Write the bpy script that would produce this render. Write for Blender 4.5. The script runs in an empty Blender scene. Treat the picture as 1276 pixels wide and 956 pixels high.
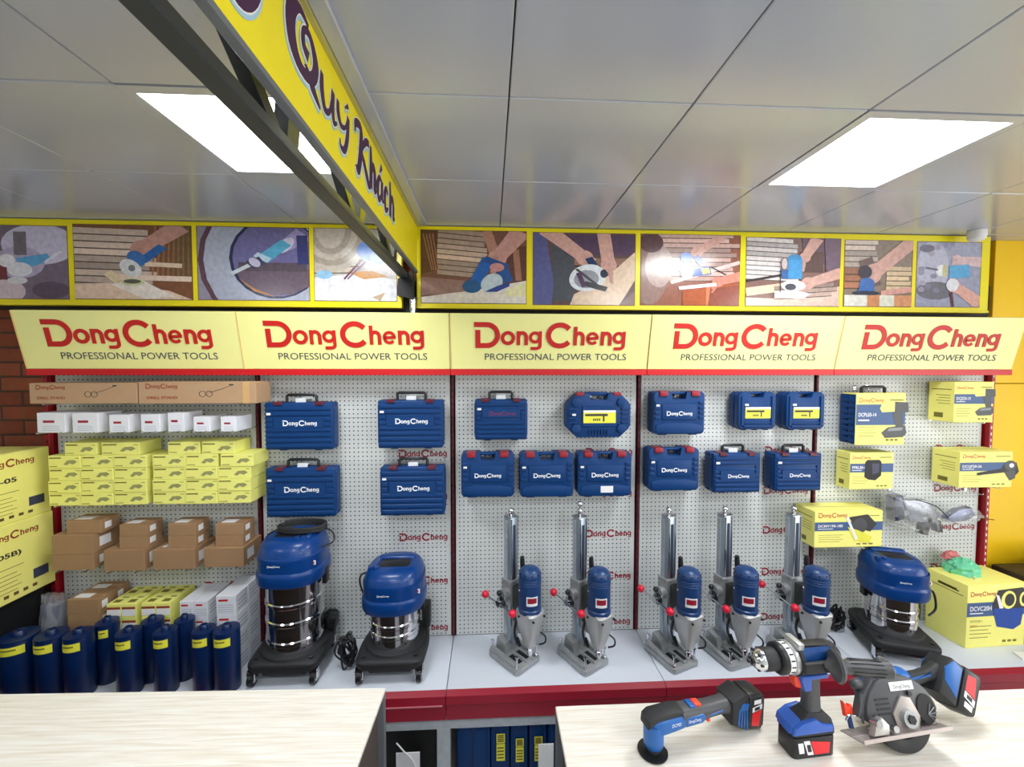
import bpy, bmesh, math, random
from mathutils import Vector, Matrix
random.seed(7)
C = bpy.context.scene.collection
PI = math.pi
# ---------------------------------------------------------------- camera, world, exposure
SC = bpy.context.scene
CP = Vector((2.1968, -2.2174, 2.0058)); YAW, PIT, ROL, F = .0527, -.0409, .0011, 520.1
cy, sy, cp, sp = math.cos(YAW), math.sin(YAW), math.cos(PIT), math.sin(PIT)
FW = Vector((sy*cp, cy*cp, sp)); RT = Vector((cy, -sy, 0)); UP = RT.cross(FW)
RT, UP = math.cos(ROL)*RT+math.sin(ROL)*UP, -math.sin(ROL)*RT+math.cos(ROL)*UP
cam = bpy.data.cameras.new('camera'); cam.sensor_fit = 'HORIZONTAL'; cam.sensor_width = 36; cam.lens = 36*F/1276
cam.clip_start = .02
co = bpy.data.objects.new('camera', cam); C.objects.link(co)
co.matrix_world = Matrix(((RT.x, UP.x, -FW.x, CP.x), (RT.y, UP.y, -FW.y, CP.y), (RT.z, UP.z, -FW.z, CP.z), (0, 0, 0, 1)))
SC.camera = co
w = bpy.data.worlds.new('world'); SC.world = w; w.use_nodes = True
w.node_tree.nodes['Background'].inputs[0].default_value = (.8, .85, 1, 1)
w.node_tree.nodes['Background'].inputs[1].default_value = .3
SC.view_settings.view_transform = 'Standard'; SC.view_settings.look = 'None'
SC.view_settings.gamma = 1; SC.view_settings.use_curve_mapping = False
SC.view_settings.exposure = .05
PANEL_W = 10.5       # watts of each ceiling panel's lamp
SIDE_FILL_W = 75.0        # daylight watts at the added, unseen side window
PANEL_E = 9.0        # emission of its diffuser

def ray(u, v): return (FW + RT*((u-638)/F) - UP*((v-478)/F))
def PX(u, v, Y):
    d = ray(u, v); t = (Y-CP.y)/d.y; p = CP+d*t; return p.x, p.z
def PG(u, v, z):
    d = ray(u, v); t = (z-CP.z)/d.z; p = CP+d*t; return p.x, p.y
def lin(c):
    c = [x/255 for x in c]
    return tuple((x/12.92 if x <= .04045 else ((x+.055)/1.055)**2.4) for x in c)
# ---------------------------------------------------------------- materials
MATS = {}
def mat(name, rgb, rough=.5, metal=0., var=.08, scale=20., bump=0., spec=.5, coat=0., stretch=None):
    if name in MATS: return MATS[name]
    m = bpy.data.materials.new(name); m.use_nodes = True; nt = m.node_tree; b = nt.nodes['Principled BSDF']
    b.inputs['Roughness'].default_value = rough; b.inputs['Metallic'].default_value = metal
    b.inputs['Specular IOR Level'].default_value = spec; b.inputs['Coat Weight'].default_value = coat
    tc = nt.nodes.new('ShaderNodeTexCoord'); mp = nt.nodes.new('ShaderNodeMapping'); n = nt.nodes.new('ShaderNodeTexNoise')
    nt.links.new(tc.outputs['Object'], mp.inputs[0]); nt.links.new(mp.outputs[0], n.inputs['Vector'])
    if stretch: mp.inputs['Scale'].default_value = stretch
    n.inputs['Scale'].default_value = scale; n.inputs['Detail'].default_value = 4
    c = lin(rgb); mx = nt.nodes.new('ShaderNodeMix'); mx.data_type = 'RGBA'
    mx.inputs['A'].default_value = tuple(x*(1-var) for x in c)+(1,); mx.inputs['B'].default_value = tuple(min(1, x*(1+var)) for x in c)+(1,)
    nt.links.new(n.outputs['Fac'], mx.inputs['Factor']); nt.links.new(mx.outputs['Result'], b.inputs['Base Color'])
    if bump:
        bp = nt.nodes.new('ShaderNodeBump'); bp.inputs['Strength'].default_value = bump; bp.inputs['Distance'].default_value = .002
        nt.links.new(n.outputs['Fac'], bp.inputs['Height']); nt.links.new(bp.outputs[0], b.inputs['Normal'])
    MATS[name] = m; return m
def node_mat(name):
    m = bpy.data.materials.new(name); m.use_nodes = True; MATS[name] = m
    return m, m.node_tree, m.node_tree.nodes['Principled BSDF']
def emis(name, rgb, s):
    m, nt, b = node_mat(name); b.inputs['Base Color'].default_value = (1, 1, 1, 1)
    b.inputs['Emission Color'].default_value = rgb+(1,); b.inputs['Emission Strength'].default_value = s; return m
BLUE = mat('blue_plastic', (2, 56, 112), .45, bump=.15, scale=300, spec=.3)
BLUE2 = mat('blue_housing_plastic', (6, 58, 124), .3, coat=.1, spec=.4, var=.05)
BLUED = mat('drill_blue_plastic', (28, 62, 112), .35, var=.05)
BLUEC = mat('blue_can_paint', (4, 34, 80), .35, var=.1)
BLUEB = mat('bright_blue_plastic', (22, 92, 165), .35, var=.05)
BLUEV = mat('battery_blue_plastic', (48, 92, 180), .35, var=.05)
BLK = mat('black_plastic', (24, 25, 28), .4, bump=.1, scale=200)
BLK2 = mat('black_rubber', (32, 33, 36), .6)
GRYD = mat('dark_grey_plastic', (68, 69, 72), .45)
STEEL = mat('polished_steel', (215, 215, 218), .1, 1., var=.03)
CHR = mat('chrome', (220, 222, 226), .15, 1., var=.02)
CAST = mat('cast_aluminium', (168, 171, 172), .45, .55, bump=.3, scale=120)
ALU = mat('aluminium_column', (165, 178, 190), .32, .7, var=.04)
RED = mat('red_paint', (165, 16, 32), .4)
REDL = mat('red_latch_plastic', (150, 30, 45), .4)
REDD = mat('dark_red_latch_plastic', (90, 20, 40), .4)
REDK = mat('crimson_kick_paint', (150, 22, 45), .35, var=.06)
REDB = mat('red_knob_plastic', (225, 30, 60), .3)
ORG = mat('orange_red_plastic', (240, 70, 40), .4)
LOGR = mat('logo_red_print', (196, 22, 18), .5)
LOGM = mat('logo_maroon_print', (150, 20, 45), .5)
LOGW = mat('logo_white_print', (240, 244, 250), .5)
LOGF = mat('faded_red_print', (110, 40, 80), .5)
YFAS = mat('pale_yellow_sign_film', (242, 240, 158), .35, var=.03, scale=3)
YBOX = mat('yellow_carton', (250, 244, 135), .6, var=.04)
YSML = mat('lime_yellow_carton', (238, 237, 130), .6, var=.06)
YLAB = mat('yellow_label', (236, 232, 70), .5)
YBAN = mat('banner_yellow_film', (250, 232, 10), .4, var=.04)
YSTR = mat('strip_yellow_film', (245, 230, 25), .3, var=.04)
YWAL = mat('yellow_wall_panel', (255, 205, 20), .4, var=.05, scale=2)
BAND = mat('slate_blue_print', (62, 92, 138), .5)
INK = mat('dark_ink', (52, 50, 52), .6)
INKN = mat('navy_ink', (62, 66, 92), .6)
INKO = mat('olive_ink', (120, 112, 40), .6)
WHITE = mat('white_paper', (238, 238, 240), .6, var=.03)
WBOX = mat('white_carton', (228, 230, 238), .55, var=.05)
KRAFT = mat('brown_cardboard', (160, 126, 92), .75, var=.08)
KRAF2 = mat('tan_cardboard', (182, 148, 114), .7, var=.08)
DECK = mat('white_powder_coat', (206, 212, 222), .35, var=.03, scale=5)
TRUS = mat('dark_steel_paint', (46, 50, 54), .5, .0)
GALV = mat('galvanised_steel', (186, 194, 200), .5, .15, var=.22, scale=30)
PURP = mat('plum_letter', (66, 22, 66), .5)
PBLUE = mat('pale_blue_letter_edge', (170, 205, 225), .5)
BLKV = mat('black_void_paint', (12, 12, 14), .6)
GREY = mat('grey_metal_sheet', (120, 124, 128), .4, .3)
BRWN = mat('brown_metal_sheet', (84, 74, 68), .5)
GREEN = mat('green_thin_plastic', (110, 205, 160), .35)
PINK = mat('pink_thin_plastic', (210, 120, 120), .4)
# ---------------------------------------------------------------- mesh helpers
class B:
    def __init__(s): s.bm = bmesh.new(); s.mats = []
    def mi(s, m):
        if m not in s.mats: s.mats.append(m)
        return s.mats.index(m)
    def _fin(s, faces, m):
        i = s.mi(m)
        for f in faces: f.material_index = i
    def box(s, x0, x1, y0, y1, z0, z1, m, bev=0, seg=2):
        v = [s.bm.verts.new((x, y, z)) for x in (x0, x1) for y in (y0, y1) for z in (z0, z1)]
        fs = [s.bm.faces.new([v[i] for i in q]) for q in ((0, 1, 3, 2), (4, 6, 7, 5), (0, 4, 5, 1), (2, 3, 7, 6), (0, 2, 6, 4), (1, 5, 7, 3))]
        s._fin(fs, m)
        if bev:
            e = list({e for f in fs for e in f.edges})
            r = bmesh.ops.bevel(s.bm, geom=e, offset=bev, segments=seg, affect='EDGES', profile=.5, material=-1)
            s._fin(r['faces'], m)
        return s
    def loft(s, rings, m, caps=True, closed=True):
        R = [[s.bm.verts.new(p) for p in r] for r in rings]; fs = []; n = len(R[0])
        for a, b in zip(R, R[1:]):
            for i in range(n if closed else n-1):
                j = (i+1) % n
                try: fs.append(s.bm.faces.new((a[i], a[j], b[j], b[i])))
                except ValueError: pass
        if caps and closed:
            fs.append(s.bm.faces.new(R[0][::-1])); fs.append(s.bm.faces.new(R[-1]))
        s._fin(fs, m); return s
    def prism(s, pts, a0, a1, m, axis='y', bev=0, seg=2):
        def q(p, a): return {'y': (p[0], a, p[1]), 'x': (a, p[0], p[1]), 'z': (p[0], p[1], a)}[axis]
        if bev:
            cx = sum(p[0] for p in pts)/len(pts); cz = sum(p[1] for p in pts)/len(pts)
            ins = inset(pts, bev)
            rings = [[q(p, a0) for p in ins], [q(p, a0+bev*.3) for p in inset(pts, bev*.3)], [q(p, a0+bev) for p in pts], [q(p, a1-bev) for p in pts],
                     [q(p, a1-bev*.3) for p in inset(pts, bev*.3)], [q(p, a1) for p in ins]]
        else: rings = [[q(p, a0) for p in pts], [q(p, a1) for p in pts]]
        return s.loft(rings, m)
    def cyl(s, p0, p1, r0, m, r1=None, n=20):
        p0, p1 = Vector(p0), Vector(p1); r1 = r0 if r1 is None else r1
        d = (p1-p0).normalized(); a = d.orthogonal().normalized(); b = d.cross(a)
        cs = [(math.cos(2*PI*i/n), math.sin(2*PI*i/n)) for i in range(n)]
        return s.loft([[p0+(a*c+b*k)*r0 for c, k in cs], [p1+(a*c+b*k)*r1 for c, k in cs]], m)
    def lathe(s, prof, m, c=(0, 0, 0), n=32, axis='z', sx=1., sy=1.):
        rings = []
        for r, z in prof:
            r = max(r, .0004); ring = []
            for i in range(n):
                x, y = r*math.cos(2*PI*i/n)*sx, r*math.sin(2*PI*i/n)*sy
                p = {'z': (x, y, z), 'x': (z, x, y), 'y': (y, z, x)}[axis]
                ring.append((p[0]+c[0], p[1]+c[1], p[2]+c[2]))
            rings.append(ring)
        return s.loft(rings, m)
    def tube(s, pts, r, m, n=8, smooth=True):
        pts = [Vector(p) for p in pts]
        if smooth: pts = spline(pts)
        rings = []; a = None
        for i, p in enumerate(pts):
            d = (pts[min(i+1, len(pts)-1)]-pts[max(i-1, 0)]).normalized()
            a = d.orthogonal().normalized() if a is None else (a-d*a.dot(d)).normalized()
            b = d.cross(a); rr = r[i*len(r)//len(pts)] if isinstance(r, (list, tuple)) else r
            rings.append([p+(a*math.cos(2*PI*k/n)+b*math.sin(2*PI*k/n))*rr for k in range(n)])
        return s.loft(rings, m)
    def ball(s, c, r, m, n=16, sc=(1, 1, 1)):
        k = n//2
        return s.loft([[(c[0]+sc[0]*r*math.sin(PI*j/k)*math.cos(2*PI*i/n) if 0 < j < k else c[0]+1e-4*math.cos(2*PI*i/n),
                         c[1]+sc[1]*r*math.sin(PI*j/k)*math.sin(2*PI*i/n) if 0 < j < k else c[1]+1e-4*math.sin(2*PI*i/n),
                         c[2]-sc[2]*r*math.cos(PI*j/k)) for i in range(n)] for j in range(k+1)], m)
    def poly(s, pts, m):
        f = s.bm.faces.new([s.bm.verts.new(p) for p in pts]); s._fin([f], m); return s
    def xf(s, M):
        bmesh.ops.transform(s.bm, matrix=M, verts=s.bm.verts); return s
    def mesh(s, name, sharp=35):
        bmesh.ops.recalc_face_normals(s.bm, faces=s.bm.faces)
        me = bpy.data.meshes.new(name); s.bm.to_mesh(me); s.bm.free()
        for m in s.mats: me.materials.append(m)
        me.shade_smooth(); me.set_sharp_from_angle(angle=math.radians(sharp)); return me
    def obj(s, name, parent=None, loc=(0, 0, 0), rot=(0, 0, 0), sharp=35):
        return link(name, s.mesh(name, sharp), parent, loc, rot)
def link(name, me, parent=None, loc=(0, 0, 0), rot=(0, 0, 0), scale=None):
    o = bpy.data.objects.new(name, me); C.objects.link(o); o.location = loc; o.rotation_euler = rot
    if scale: o.scale = scale
    if parent: o.parent = parent
    return o
def inset(pts, d):
    n = len(pts); A = sum(pts[i][0]*pts[(i+1) % n][1]-pts[(i+1) % n][0]*pts[i][1] for i in range(n)); sg = 1 if A > 0 else -1; out = []
    for i in range(n):
        p0, p1, p2 = pts[i-1], pts[i], pts[(i+1) % n]
        a = Vector((p1[0]-p0[0], p1[1]-p0[1])).normalized(); b = Vector((p2[0]-p1[0], p2[1]-p1[1])).normalized()
        na, nb = Vector((-a.y, a.x))*sg, Vector((-b.y, b.x))*sg; k = na+nb
        L = k.length_squared
        k = k*(2/L) if L > .3 else na
        out.append((p1[0]+k.x*d, p1[1]+k.y*d))
    return out
def spline(pts, k=6):
    out = []; n = len(pts)
    for i in range(n-1):
        p0, p1, p2, p3 = pts[max(i-1, 0)], pts[i], pts[i+1], pts[min(i+2, n-1)]
        for j in range(k):
            t = j/k; out.append(.5*((2*p1)+(p2-p0)*t+(2*p0-5*p1+4*p2-p3)*t*t+(3*p1-p0-3*p2+p3)*t**3))
    return out+[pts[-1]]
def rrect(x0, x1, z0, z1, r, n=5):
    out = []
    for cx, cz, a in ((x1-r, z0+r, -90), (x1-r, z1-r, 0), (x0+r, z1-r, 90), (x0+r, z0+r, 180)):
        for i in range(n+1):
            t = math.radians(a+90*i/n); out.append((cx+r*math.cos(t), cz+r*math.sin(t)))
    return out
def empty(name, label, cat, loc=(0, 0, 0), rz=0, group=None):
    o = bpy.data.objects.new(name, None); C.objects.link(o); o.location = loc; o.rotation_euler = (0, 0, rz); o.empty_display_size = .05
    return tag(o, label, cat, group)
def tag(o, label, cat, group=None, kind=None):
    o['label'] = label; o['category'] = cat
    if group: o['group'] = group
    if kind: o['kind'] = kind
    return o
def struct(b, name, label=None, **k):
    o = b.obj(name, **k) if isinstance(b, B) else b
    o['kind'] = 'structure'
    if label: o['label'] = label
    return o
ORD = ['first', 'second', 'third', 'fourth', 'fifth', 'sixth', 'seventh', 'eighth', 'ninth', 'tenth']
# ---------------------------------------------------------------- lettering
def ribbon(b, pts, wd, m, th=.0, closed=False):
    """flat stroke of width wd along 2D points (x,z), lying in the plane y=0 and facing -y; th raises it"""
    P = [Vector((p[0], p[1])) for p in pts]; n = len(P); L = []; R = []; b.k = getattr(b, 'k', -1)+1; lift = .0035*(b.k % 4)*(1 if not th else 0)
    th = th*(1+.06*(b.k % 4))
    for i in range(n):
        a = (P[i]-P[i-1]).normalized() if (i > 0 or closed) else None
        c = (P[(i+1) % n]-P[i]).normalized() if (i < n-1 or closed) else None
        a = a or c; c = c or a; na, nc = Vector((-a.y, a.x)), Vector((-c.y, c.x)); k = na+nc
        k = k*(2/max(k.length_squared, .6)); h = (wd[i] if isinstance(wd, (list, tuple)) else wd)/2
        L.append(P[i]+k*h); R.append(P[i]-k*h)
    if th:
        rings = [[(L[i].x, 0, L[i].y), (L[i].x, -th, L[i].y), (R[i].x, -th, R[i].y), (R[i].x, 0, R[i].y)] for i in range(n)]
        if closed: rings.append(rings[0])
        b.loft(rings, m, caps=not closed)
    else:
        vl = [b.bm.verts.new((p.x, -lift, p.y)) for p in L]; vr = [b.bm.verts.new((p.x, -lift, p.y)) for p in R]
        for i in range(n if closed else n-1):
            j = (i+1) % n; f = b.bm.faces.new((vr[i], vr[j], vl[j], vl[i])); f.material_index = b.mi(m)
def arc(cx, cz, r, a0, a1, n=14, rz=None):
    rz = rz or r
    return [(cx+r*math.cos(math.radians(a0+(a1-a0)*i/n)), cz+rz*math.sin(math.radians(a0+(a1-a0)*i/n))) for i in range(n+1)]
def glyph_logo(m, th):
    b = B(); W, w2 = .19, .135
    ribbon(b, [(-.02, .905)]+arc(.47, .5, .40, 90, -90, 18)+[(.12, .1), (.12, .70)], W, m, th)
    def o(x): ribbon(b, arc(x, .39, .21, 0, 360, 20, .205)[:-1], w2, m, th, True)
    def nn(x, h=.66):
        ribbon(b, [(x, .12), (x, h)], w2, m, th); ribbon(b, [(x, .40)]+arc(x+.15, .43, .15, 150, 0, 8, .165)+[(x+.30, .12)], w2, m, th)
    def g(x):
        ribbon(b, arc(x, .42, .18, 0, 360, 18, .175)[:-1], w2*.9, m, th, True)
        ribbon(b, [(x+.20, .66), (x+.20, .12)]+arc(x+.03, .10, .17, 0, -80, 6, .11)+[(x-.16, -.01)], w2*.9, m, th)
    o(1.27); nn(1.67); g(2.31)
    ribbon(b, arc(3.27, .5, .445, 38, 322, 24, .405), W, m, th)
    nn(3.87, .84)
    ribbon(b, [(4.36, .38)]+[(4.72, .40)]+arc(4.54, .39, .19, 10, 320, 16, .195), w2*.85, m, th)
    nn(4.93); g(5.57)
    return b.mesh('logo')
LOGO = {}
def logo(parent, m, x, y, z, width, th=.0, rz=0, name='logo', yaw=0):
    """the maker's wordmark, its left bottom corner at x,y,z in the parent's frame, facing -y"""
    k = (m.name, th > 0)
    if k not in LOGO: LOGO[k] = glyph_logo(m, th/(width/5.85) if th else 0)
    s = width/5.85
    return link(name, LOGO[k], parent, (x, y, z), (0, 0, yaw), (s, s, s))
TXT = {}
def text(parent, s, m, x, y, z, size, width=None, yaw=0, name='lettering', bold=0, align='LEFT', rot=None):
    k = (s, m.name, bold)
    if k not in TXT:
        cu = bpy.data.curves.new('t', 'FONT'); cu.body = s; cu.size = 1; cu.offset = bold; cu.fill_mode = 'FRONT'
        cu.resolution_u = 3
        o = bpy.data.objects.new('t', cu); C.objects.link(o); bpy.context.view_layer.update()
        me = bpy.data.meshes.new_from_object(o.evaluated_get(bpy.context.evaluated_depsgraph_get())); me.name = 'lettering'
        bpy.data.objects.remove(o); bpy.data.curves.remove(cu)
        me.transform(Matrix.Rotation(PI/2, 4, 'X')); me.materials.clear(); me.materials.append(m)
        xs = [v.co.x for v in me.vertices]; TXT[k] = (me, min(xs), max(xs))
    me, a, c = TXT[k]; sx = size if width is None else width/(c-a)
    ox = -a*sx if align == 'LEFT' else -(a+c)/2*sx
    q = Matrix.Rotation(yaw, 4, 'Z') @ Vector((ox, 0, 0))
    return link(name, me, parent, (x+q.x, y+q.y, z), (0, 0, yaw), (sx, sx, size))
# ---------------------------------------------------------------- setting
ZD = .5534; YF = -.3831; ZC = 2.7232; T = .5051; X0 = 2.2484; YC1 = -1.0737   # deck height, deck front, ceiling, tile size and grid
XL, XR, YN = -1.6, 6.6, -5.0
b = B(); b.box(XL, XR, YN, .1, -.05, 0, mat('grey_floor_tiles', (186, 188, 192), .35, var=.05, scale=2)); struct(b, 'floor')
def brick_mat():
    m, nt, p = node_mat('red_brick'); tc = nt.nodes.new('ShaderNodeTexCoord'); mp = nt.nodes.new('ShaderNodeMapping')
    mp.inputs['Rotation'].default_value = (PI/2, 0, 0); br = nt.nodes.new('ShaderNodeTexBrick')
    nt.links.new(tc.outputs['Object'], mp.inputs[0]); nt.links.new(mp.outputs[0], br.inputs['Vector'])
    br.inputs['Scale'].default_value = 1; br.inputs['Brick Width'].default_value = .21; br.inputs['Row Height'].default_value = .075
    br.inputs['Mortar Size'].default_value = .006; br.inputs['Mortar Smooth'].default_value = .3
    br.inputs['Color1'].default_value = lin((170, 92, 62))+(1,); br.inputs['Color2'].default_value = lin((140, 70, 45))+(1,)
    br.inputs['Mortar'].default_value = lin((92, 66, 50))+(1,)
    n = nt.nodes.new('ShaderNodeTexNoise'); n.inputs['Scale'].default_value = 25; n.inputs['Detail'].default_value = 6
    nt.links.new(tc.outputs['Object'], n.inputs['Vector'])
    mx = nt.nodes.new('ShaderNodeMix'); mx.data_type = 'RGBA'; mx.blend_type = 'MULTIPLY'; mx.inputs['Factor'].default_value = .5
    nt.links.new(br.outputs['Color'], mx.inputs['A']); nt.links.new(n.outputs['Color'], mx.inputs['B']); nt.links.new(mx.outputs['Result'], p.inputs['Base Color'])
    bp = nt.nodes.new('ShaderNodeBump'); bp.inputs['Strength'].default_value = .8; bp.inputs['Distance'].default_value = .006; bp.invert = True
    nt.links.new(br.outputs['Fac'], bp.inputs['Height']); nt.links.new(bp.outputs[0], p.inputs['Normal']); p.inputs['Roughness'].default_value = .85
    return m
b = B(); b.box(XL, XR, .06, .16, 0, ZC+.1, brick_mat()); struct(b, 'wall_back')
WALLP = mat('off_white_wall_paint', (215, 213, 208), .6, var=.03, scale=3)
for nm, a in (('wall_left', (XL-.1, XL, YN, .16)), ('wall_front', (XL-.1, XR+.1, YN-.1, YN))):
    b = B(); b.box(*a, 0, ZC+.1, WALLP); struct(b, nm)
WY0, WY1, WZ0, WZ1 = -4.3, -1.3, .5, 2.5     # daylight window, unseen, added to the right wall to brighten the right side
b = B(); b.box(XR, XR+.1, YN, WY0, 0, ZC+.1, WALLP); b.box(XR, XR+.1, WY1, .16, 0, ZC+.1, WALLP); b.box(XR, XR+.1, WY0, WY1, 0, WZ0, WALLP); b.box(XR, XR+.1, WY0, WY1, WZ1, ZC+.1, WALLP); struct(b, 'wall_right')
b = B()
for y in (WY0, (WY0+WY1)/2-.02, WY1-.04): b.box(XR+.01, XR+.06, y, y+.04, WZ0, WZ1, GREY)
for z in (WZ0, WZ1-.04): b.box(XR+.01, XR+.06, WY0, WY1, z, z+.04, GREY)
b.box(XR+.03, XR+.036, WY0+.04, WY1-.04, WZ0+.04, WZ1-.04, mat('window_glass', (225, 235, 240), .05)); struct(b, 'added_window')
l = bpy.data.lights.new('side_fill', 'AREA'); l.shape = 'RECTANGLE'; l.size = WY1-WY0-.1; l.size_y = WZ1-WZ0-.1; l.energy = SIDE_FILL_W; l.color = (1, .985, .96)
lo = link('added_window_light', l, None, (XR-.005, (WY0+WY1)/2, (WZ0+WZ1)/2), (PI/2, 0, PI/2)); lo['kind'] = 'structure'  # unseen lamp added in front of the pane to brighten the right side
# yellow sheeting right of the rack
b = B(); zt = PX(1260, 295, .03)[1]; zs = PX(1260, 478, .03)[1]
b.box(5.06, XR, .03, .06, zs+.002, ZC, YWAL, .002, 1); b.box(5.06, XR, .03, .06, 0, zs-.002, YWAL, .002, 1); struct(b, 'trim_1')
# suspended ceiling: one square plate per cell with a fine joint, above it a dark tray; light panels fill their own cells
def ceil_mat():
    m, nt, p = node_mat('satin_ceiling_sheet'); p.inputs['Base Color'].default_value = lin((160, 161, 163))+(1,)
    tc = nt.nodes.new('ShaderNodeTexCoord'); n = nt.nodes.new('ShaderNodeTexNoise'); n.inputs['Scale'].default_value = 260
    n2 = nt.nodes.new('ShaderNodeTexNoise'); n2.inputs['Scale'].default_value = 1.6
    nt.links.new(tc.outputs['Object'], n.inputs['Vector']); nt.links.new(tc.outputs['Object'], n2.inputs['Vector'])
    mx = nt.nodes.new('ShaderNodeMix'); mx.data_type = 'RGBA'; mx.inputs['A'].default_value = lin((178, 183, 194))+(1,); mx.inputs['B'].default_value = lin((192, 196, 206))+(1,)
    nt.links.new(n2.outputs['Fac'], mx.inputs['Factor']); nt.links.new(mx.outputs['Result'], p.inputs['Base Color'])
    bp = nt.nodes.new('ShaderNodeBump'); bp.inputs['Strength'].default_value = .05; bp.inputs['Distance'].default_value = .001
    nt.links.new(n.outputs['Fac'], bp.inputs['Height']); nt.links.new(bp.outputs[0], p.inputs['Normal'])
    p.inputs['Roughness'].default_value = .2; p.inputs['Metallic'].default_value = .15; return m
CM = ceil_mat(); b = B(); LIGHTS = {(-2, 1), (2, 1), (-2, -2), (2, -2), (0, -4), (-2, -5), (3, -5), (5, -2), (-5, -2)}
gap = .0018
for i in range(-8, 9):
    for j in range(-8, 4):
        x0, y0 = X0+i*T, YC1+(j-1)*T
        x1, y1 = x0+T, y0+T
        x0, x1, y0, y1 = max(x0, XL), min(x1, XR), max(y0, YN), min(y1, .06)
        if x1-x0 < .02 or y1-y0 < .02 or (i, j) in LIGHTS: continue
        b.box(x0+gap, x1-gap, y0+gap, y1-gap, ZC, ZC+.02, CM, .0025, 1)
b.box(XL, XR, YN, .06, ZC+.05, ZC+.1, BLKV)
struct(b, 'ceiling')
EM = emis('panel_diffuser_glow', (.93, .97, 1), PANEL_E)
def light_panel(i, j, label):
    x0, y0 = X0+i*T, YC1+(j-1)*T
    t = empty('ceiling_light_panel', label, 'ceiling light', (x0+T/2, y0+T/2, ZC), 0, 'square LED panels in the ceiling'); h = T/2-.002
    b = B(); 
    for s in (-1, 1):
        b.box(-h, h, min(s*h, s*(h-.03)), max(s*h, s*(h-.03)), -.002, .03, CM); b.box(min(s*h, s*(h-.03)), max(s*h, s*(h-.03)), -h+.03, h-.03, -.002, .03, CM)
    b.obj('frame', t); g = h-.03
    b = B(); b.box(-g, g, -g, g, .004, .02, EM); b.obj('diffuser', t)
    l = bpy.data.lights.new('panel_lamp', 'AREA'); l.shape = 'SQUARE'; l.size = 2*g-.02; l.energy = PANEL_W*{(-2, 1): .95, (2, 1): 1.5, (-2, -2): .7, (-5, -2): .35, (-2, -5): .5}.get((i, j), 1.0); l.color = (.95, .97, 1)
    lo = link('lamp', l, t, (0, 0, .002))
for (i, j) in sorted(LIGHTS):  # panels behind the viewer are unseen, added as fill light
    light_panel(i, j, {(-2, 1): 'glowing square ceiling light panel at the left, behind the dark truss', (2, 1): 'glowing square ceiling light panel at the right, clear of the truss'}.get((i, j), 'unseen fill light panel added to the ceiling behind the viewer, row %d column %d' % (-j, i+6)))
# black bar standing in for the shaded gap between picture strip and sign boards
b = B(); b.box(-1.6, 5.0, .0, .05, 2.29, 2.46, BLKV); struct(b, 'shaded_gap_bar')
# ---------------------------------------------------------------- display rack
PITCH = .0225
def peg_mat():
    m, nt, p = node_mat('perforated_white_steel'); N = nt.nodes.new; Lk = nt.links.new
    tc = N('ShaderNodeTexCoord'); sp_ = N('ShaderNodeSeparateXYZ'); Lk(tc.outputs['Object'], sp_.inputs[0])
    def mth(op, a, bb=None):
        n = N('ShaderNodeMath'); n.operation = op
        for i, q in enumerate((a, bb)):
            if q is None: continue
            if isinstance(q, (int, float)): n.inputs[i].default_value = q
            else: Lk(q, n.inputs[i])
        return n.outputs[0]
    def cell(o): return mth('SUBTRACT', mth('FRACT', mth('DIVIDE', o, PITCH)), .5)
    cx_, cz_ = cell(sp_.outputs['X']), cell(sp_.outputs['Z'])
    d = mth('SQRT', mth('ADD', mth('MULTIPLY', cx_, cx_), mth('MULTIPLY', cz_, cz_)))
    hole = mth('LESS_THAN', d, .165)
    inb = mth('MULTIPLY', mth('GREATER_THAN', sp_.outputs['X'], .03), mth('LESS_THAN', sp_.outputs['X'], .96))
    hole = mth('MULTIPLY', hole, inb)
    mx = N('ShaderNodeMix'); mx.data_type = 'RGBA'; mx.inputs['A'].default_value = lin((212, 216, 214))+(1,); mx.inputs['B'].default_value = lin((58, 62, 68))+(1,)
    Lk(hole, mx.inputs['Factor']); Lk(mx.outputs['Result'], p.inputs['Base Color']); p.inputs['Roughness'].default_value = .35
    return m
PEG = peg_mat(); PH = .234
LBAY = ['leftmost bay, behind the small cartons', 'second bay from the left, behind the two vacuum cleaners', 'middle bay, behind the first two drill stands', 'fourth bay from the left', 'rightmost bay, behind the yellow boxes']
seams = [ZD+.008+PITCH*10*0, .579, .813, 1.047, 1.270, 1.498, 1.732, 2.0]
seams = [.5526, .811, 1.047, 1.270, 1.496, 1.736, 2.06]
for n in range(5):
    t = empty('pegboard_panel', 'white perforated steel back wall, '+LBAY[n], 'pegboard', (n, 0, 0), 0, 'perforated back walls of the rack')
    for k in range(6):
        b = B(); b.box(.014, .986, -.002, .008, seams[k]-ZD+.0006, seams[k+1]-ZD-.0006, PEG, .0008, 1)
        o = b.obj('perforated_sheet', t, (0, 0, ZD))
        if k < 5 or n == 4:
            if n == 3 or True: logo(t, LOGM, .714, -.0032, seams[k]+.027, .255, name='printed_wordmark')
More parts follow.
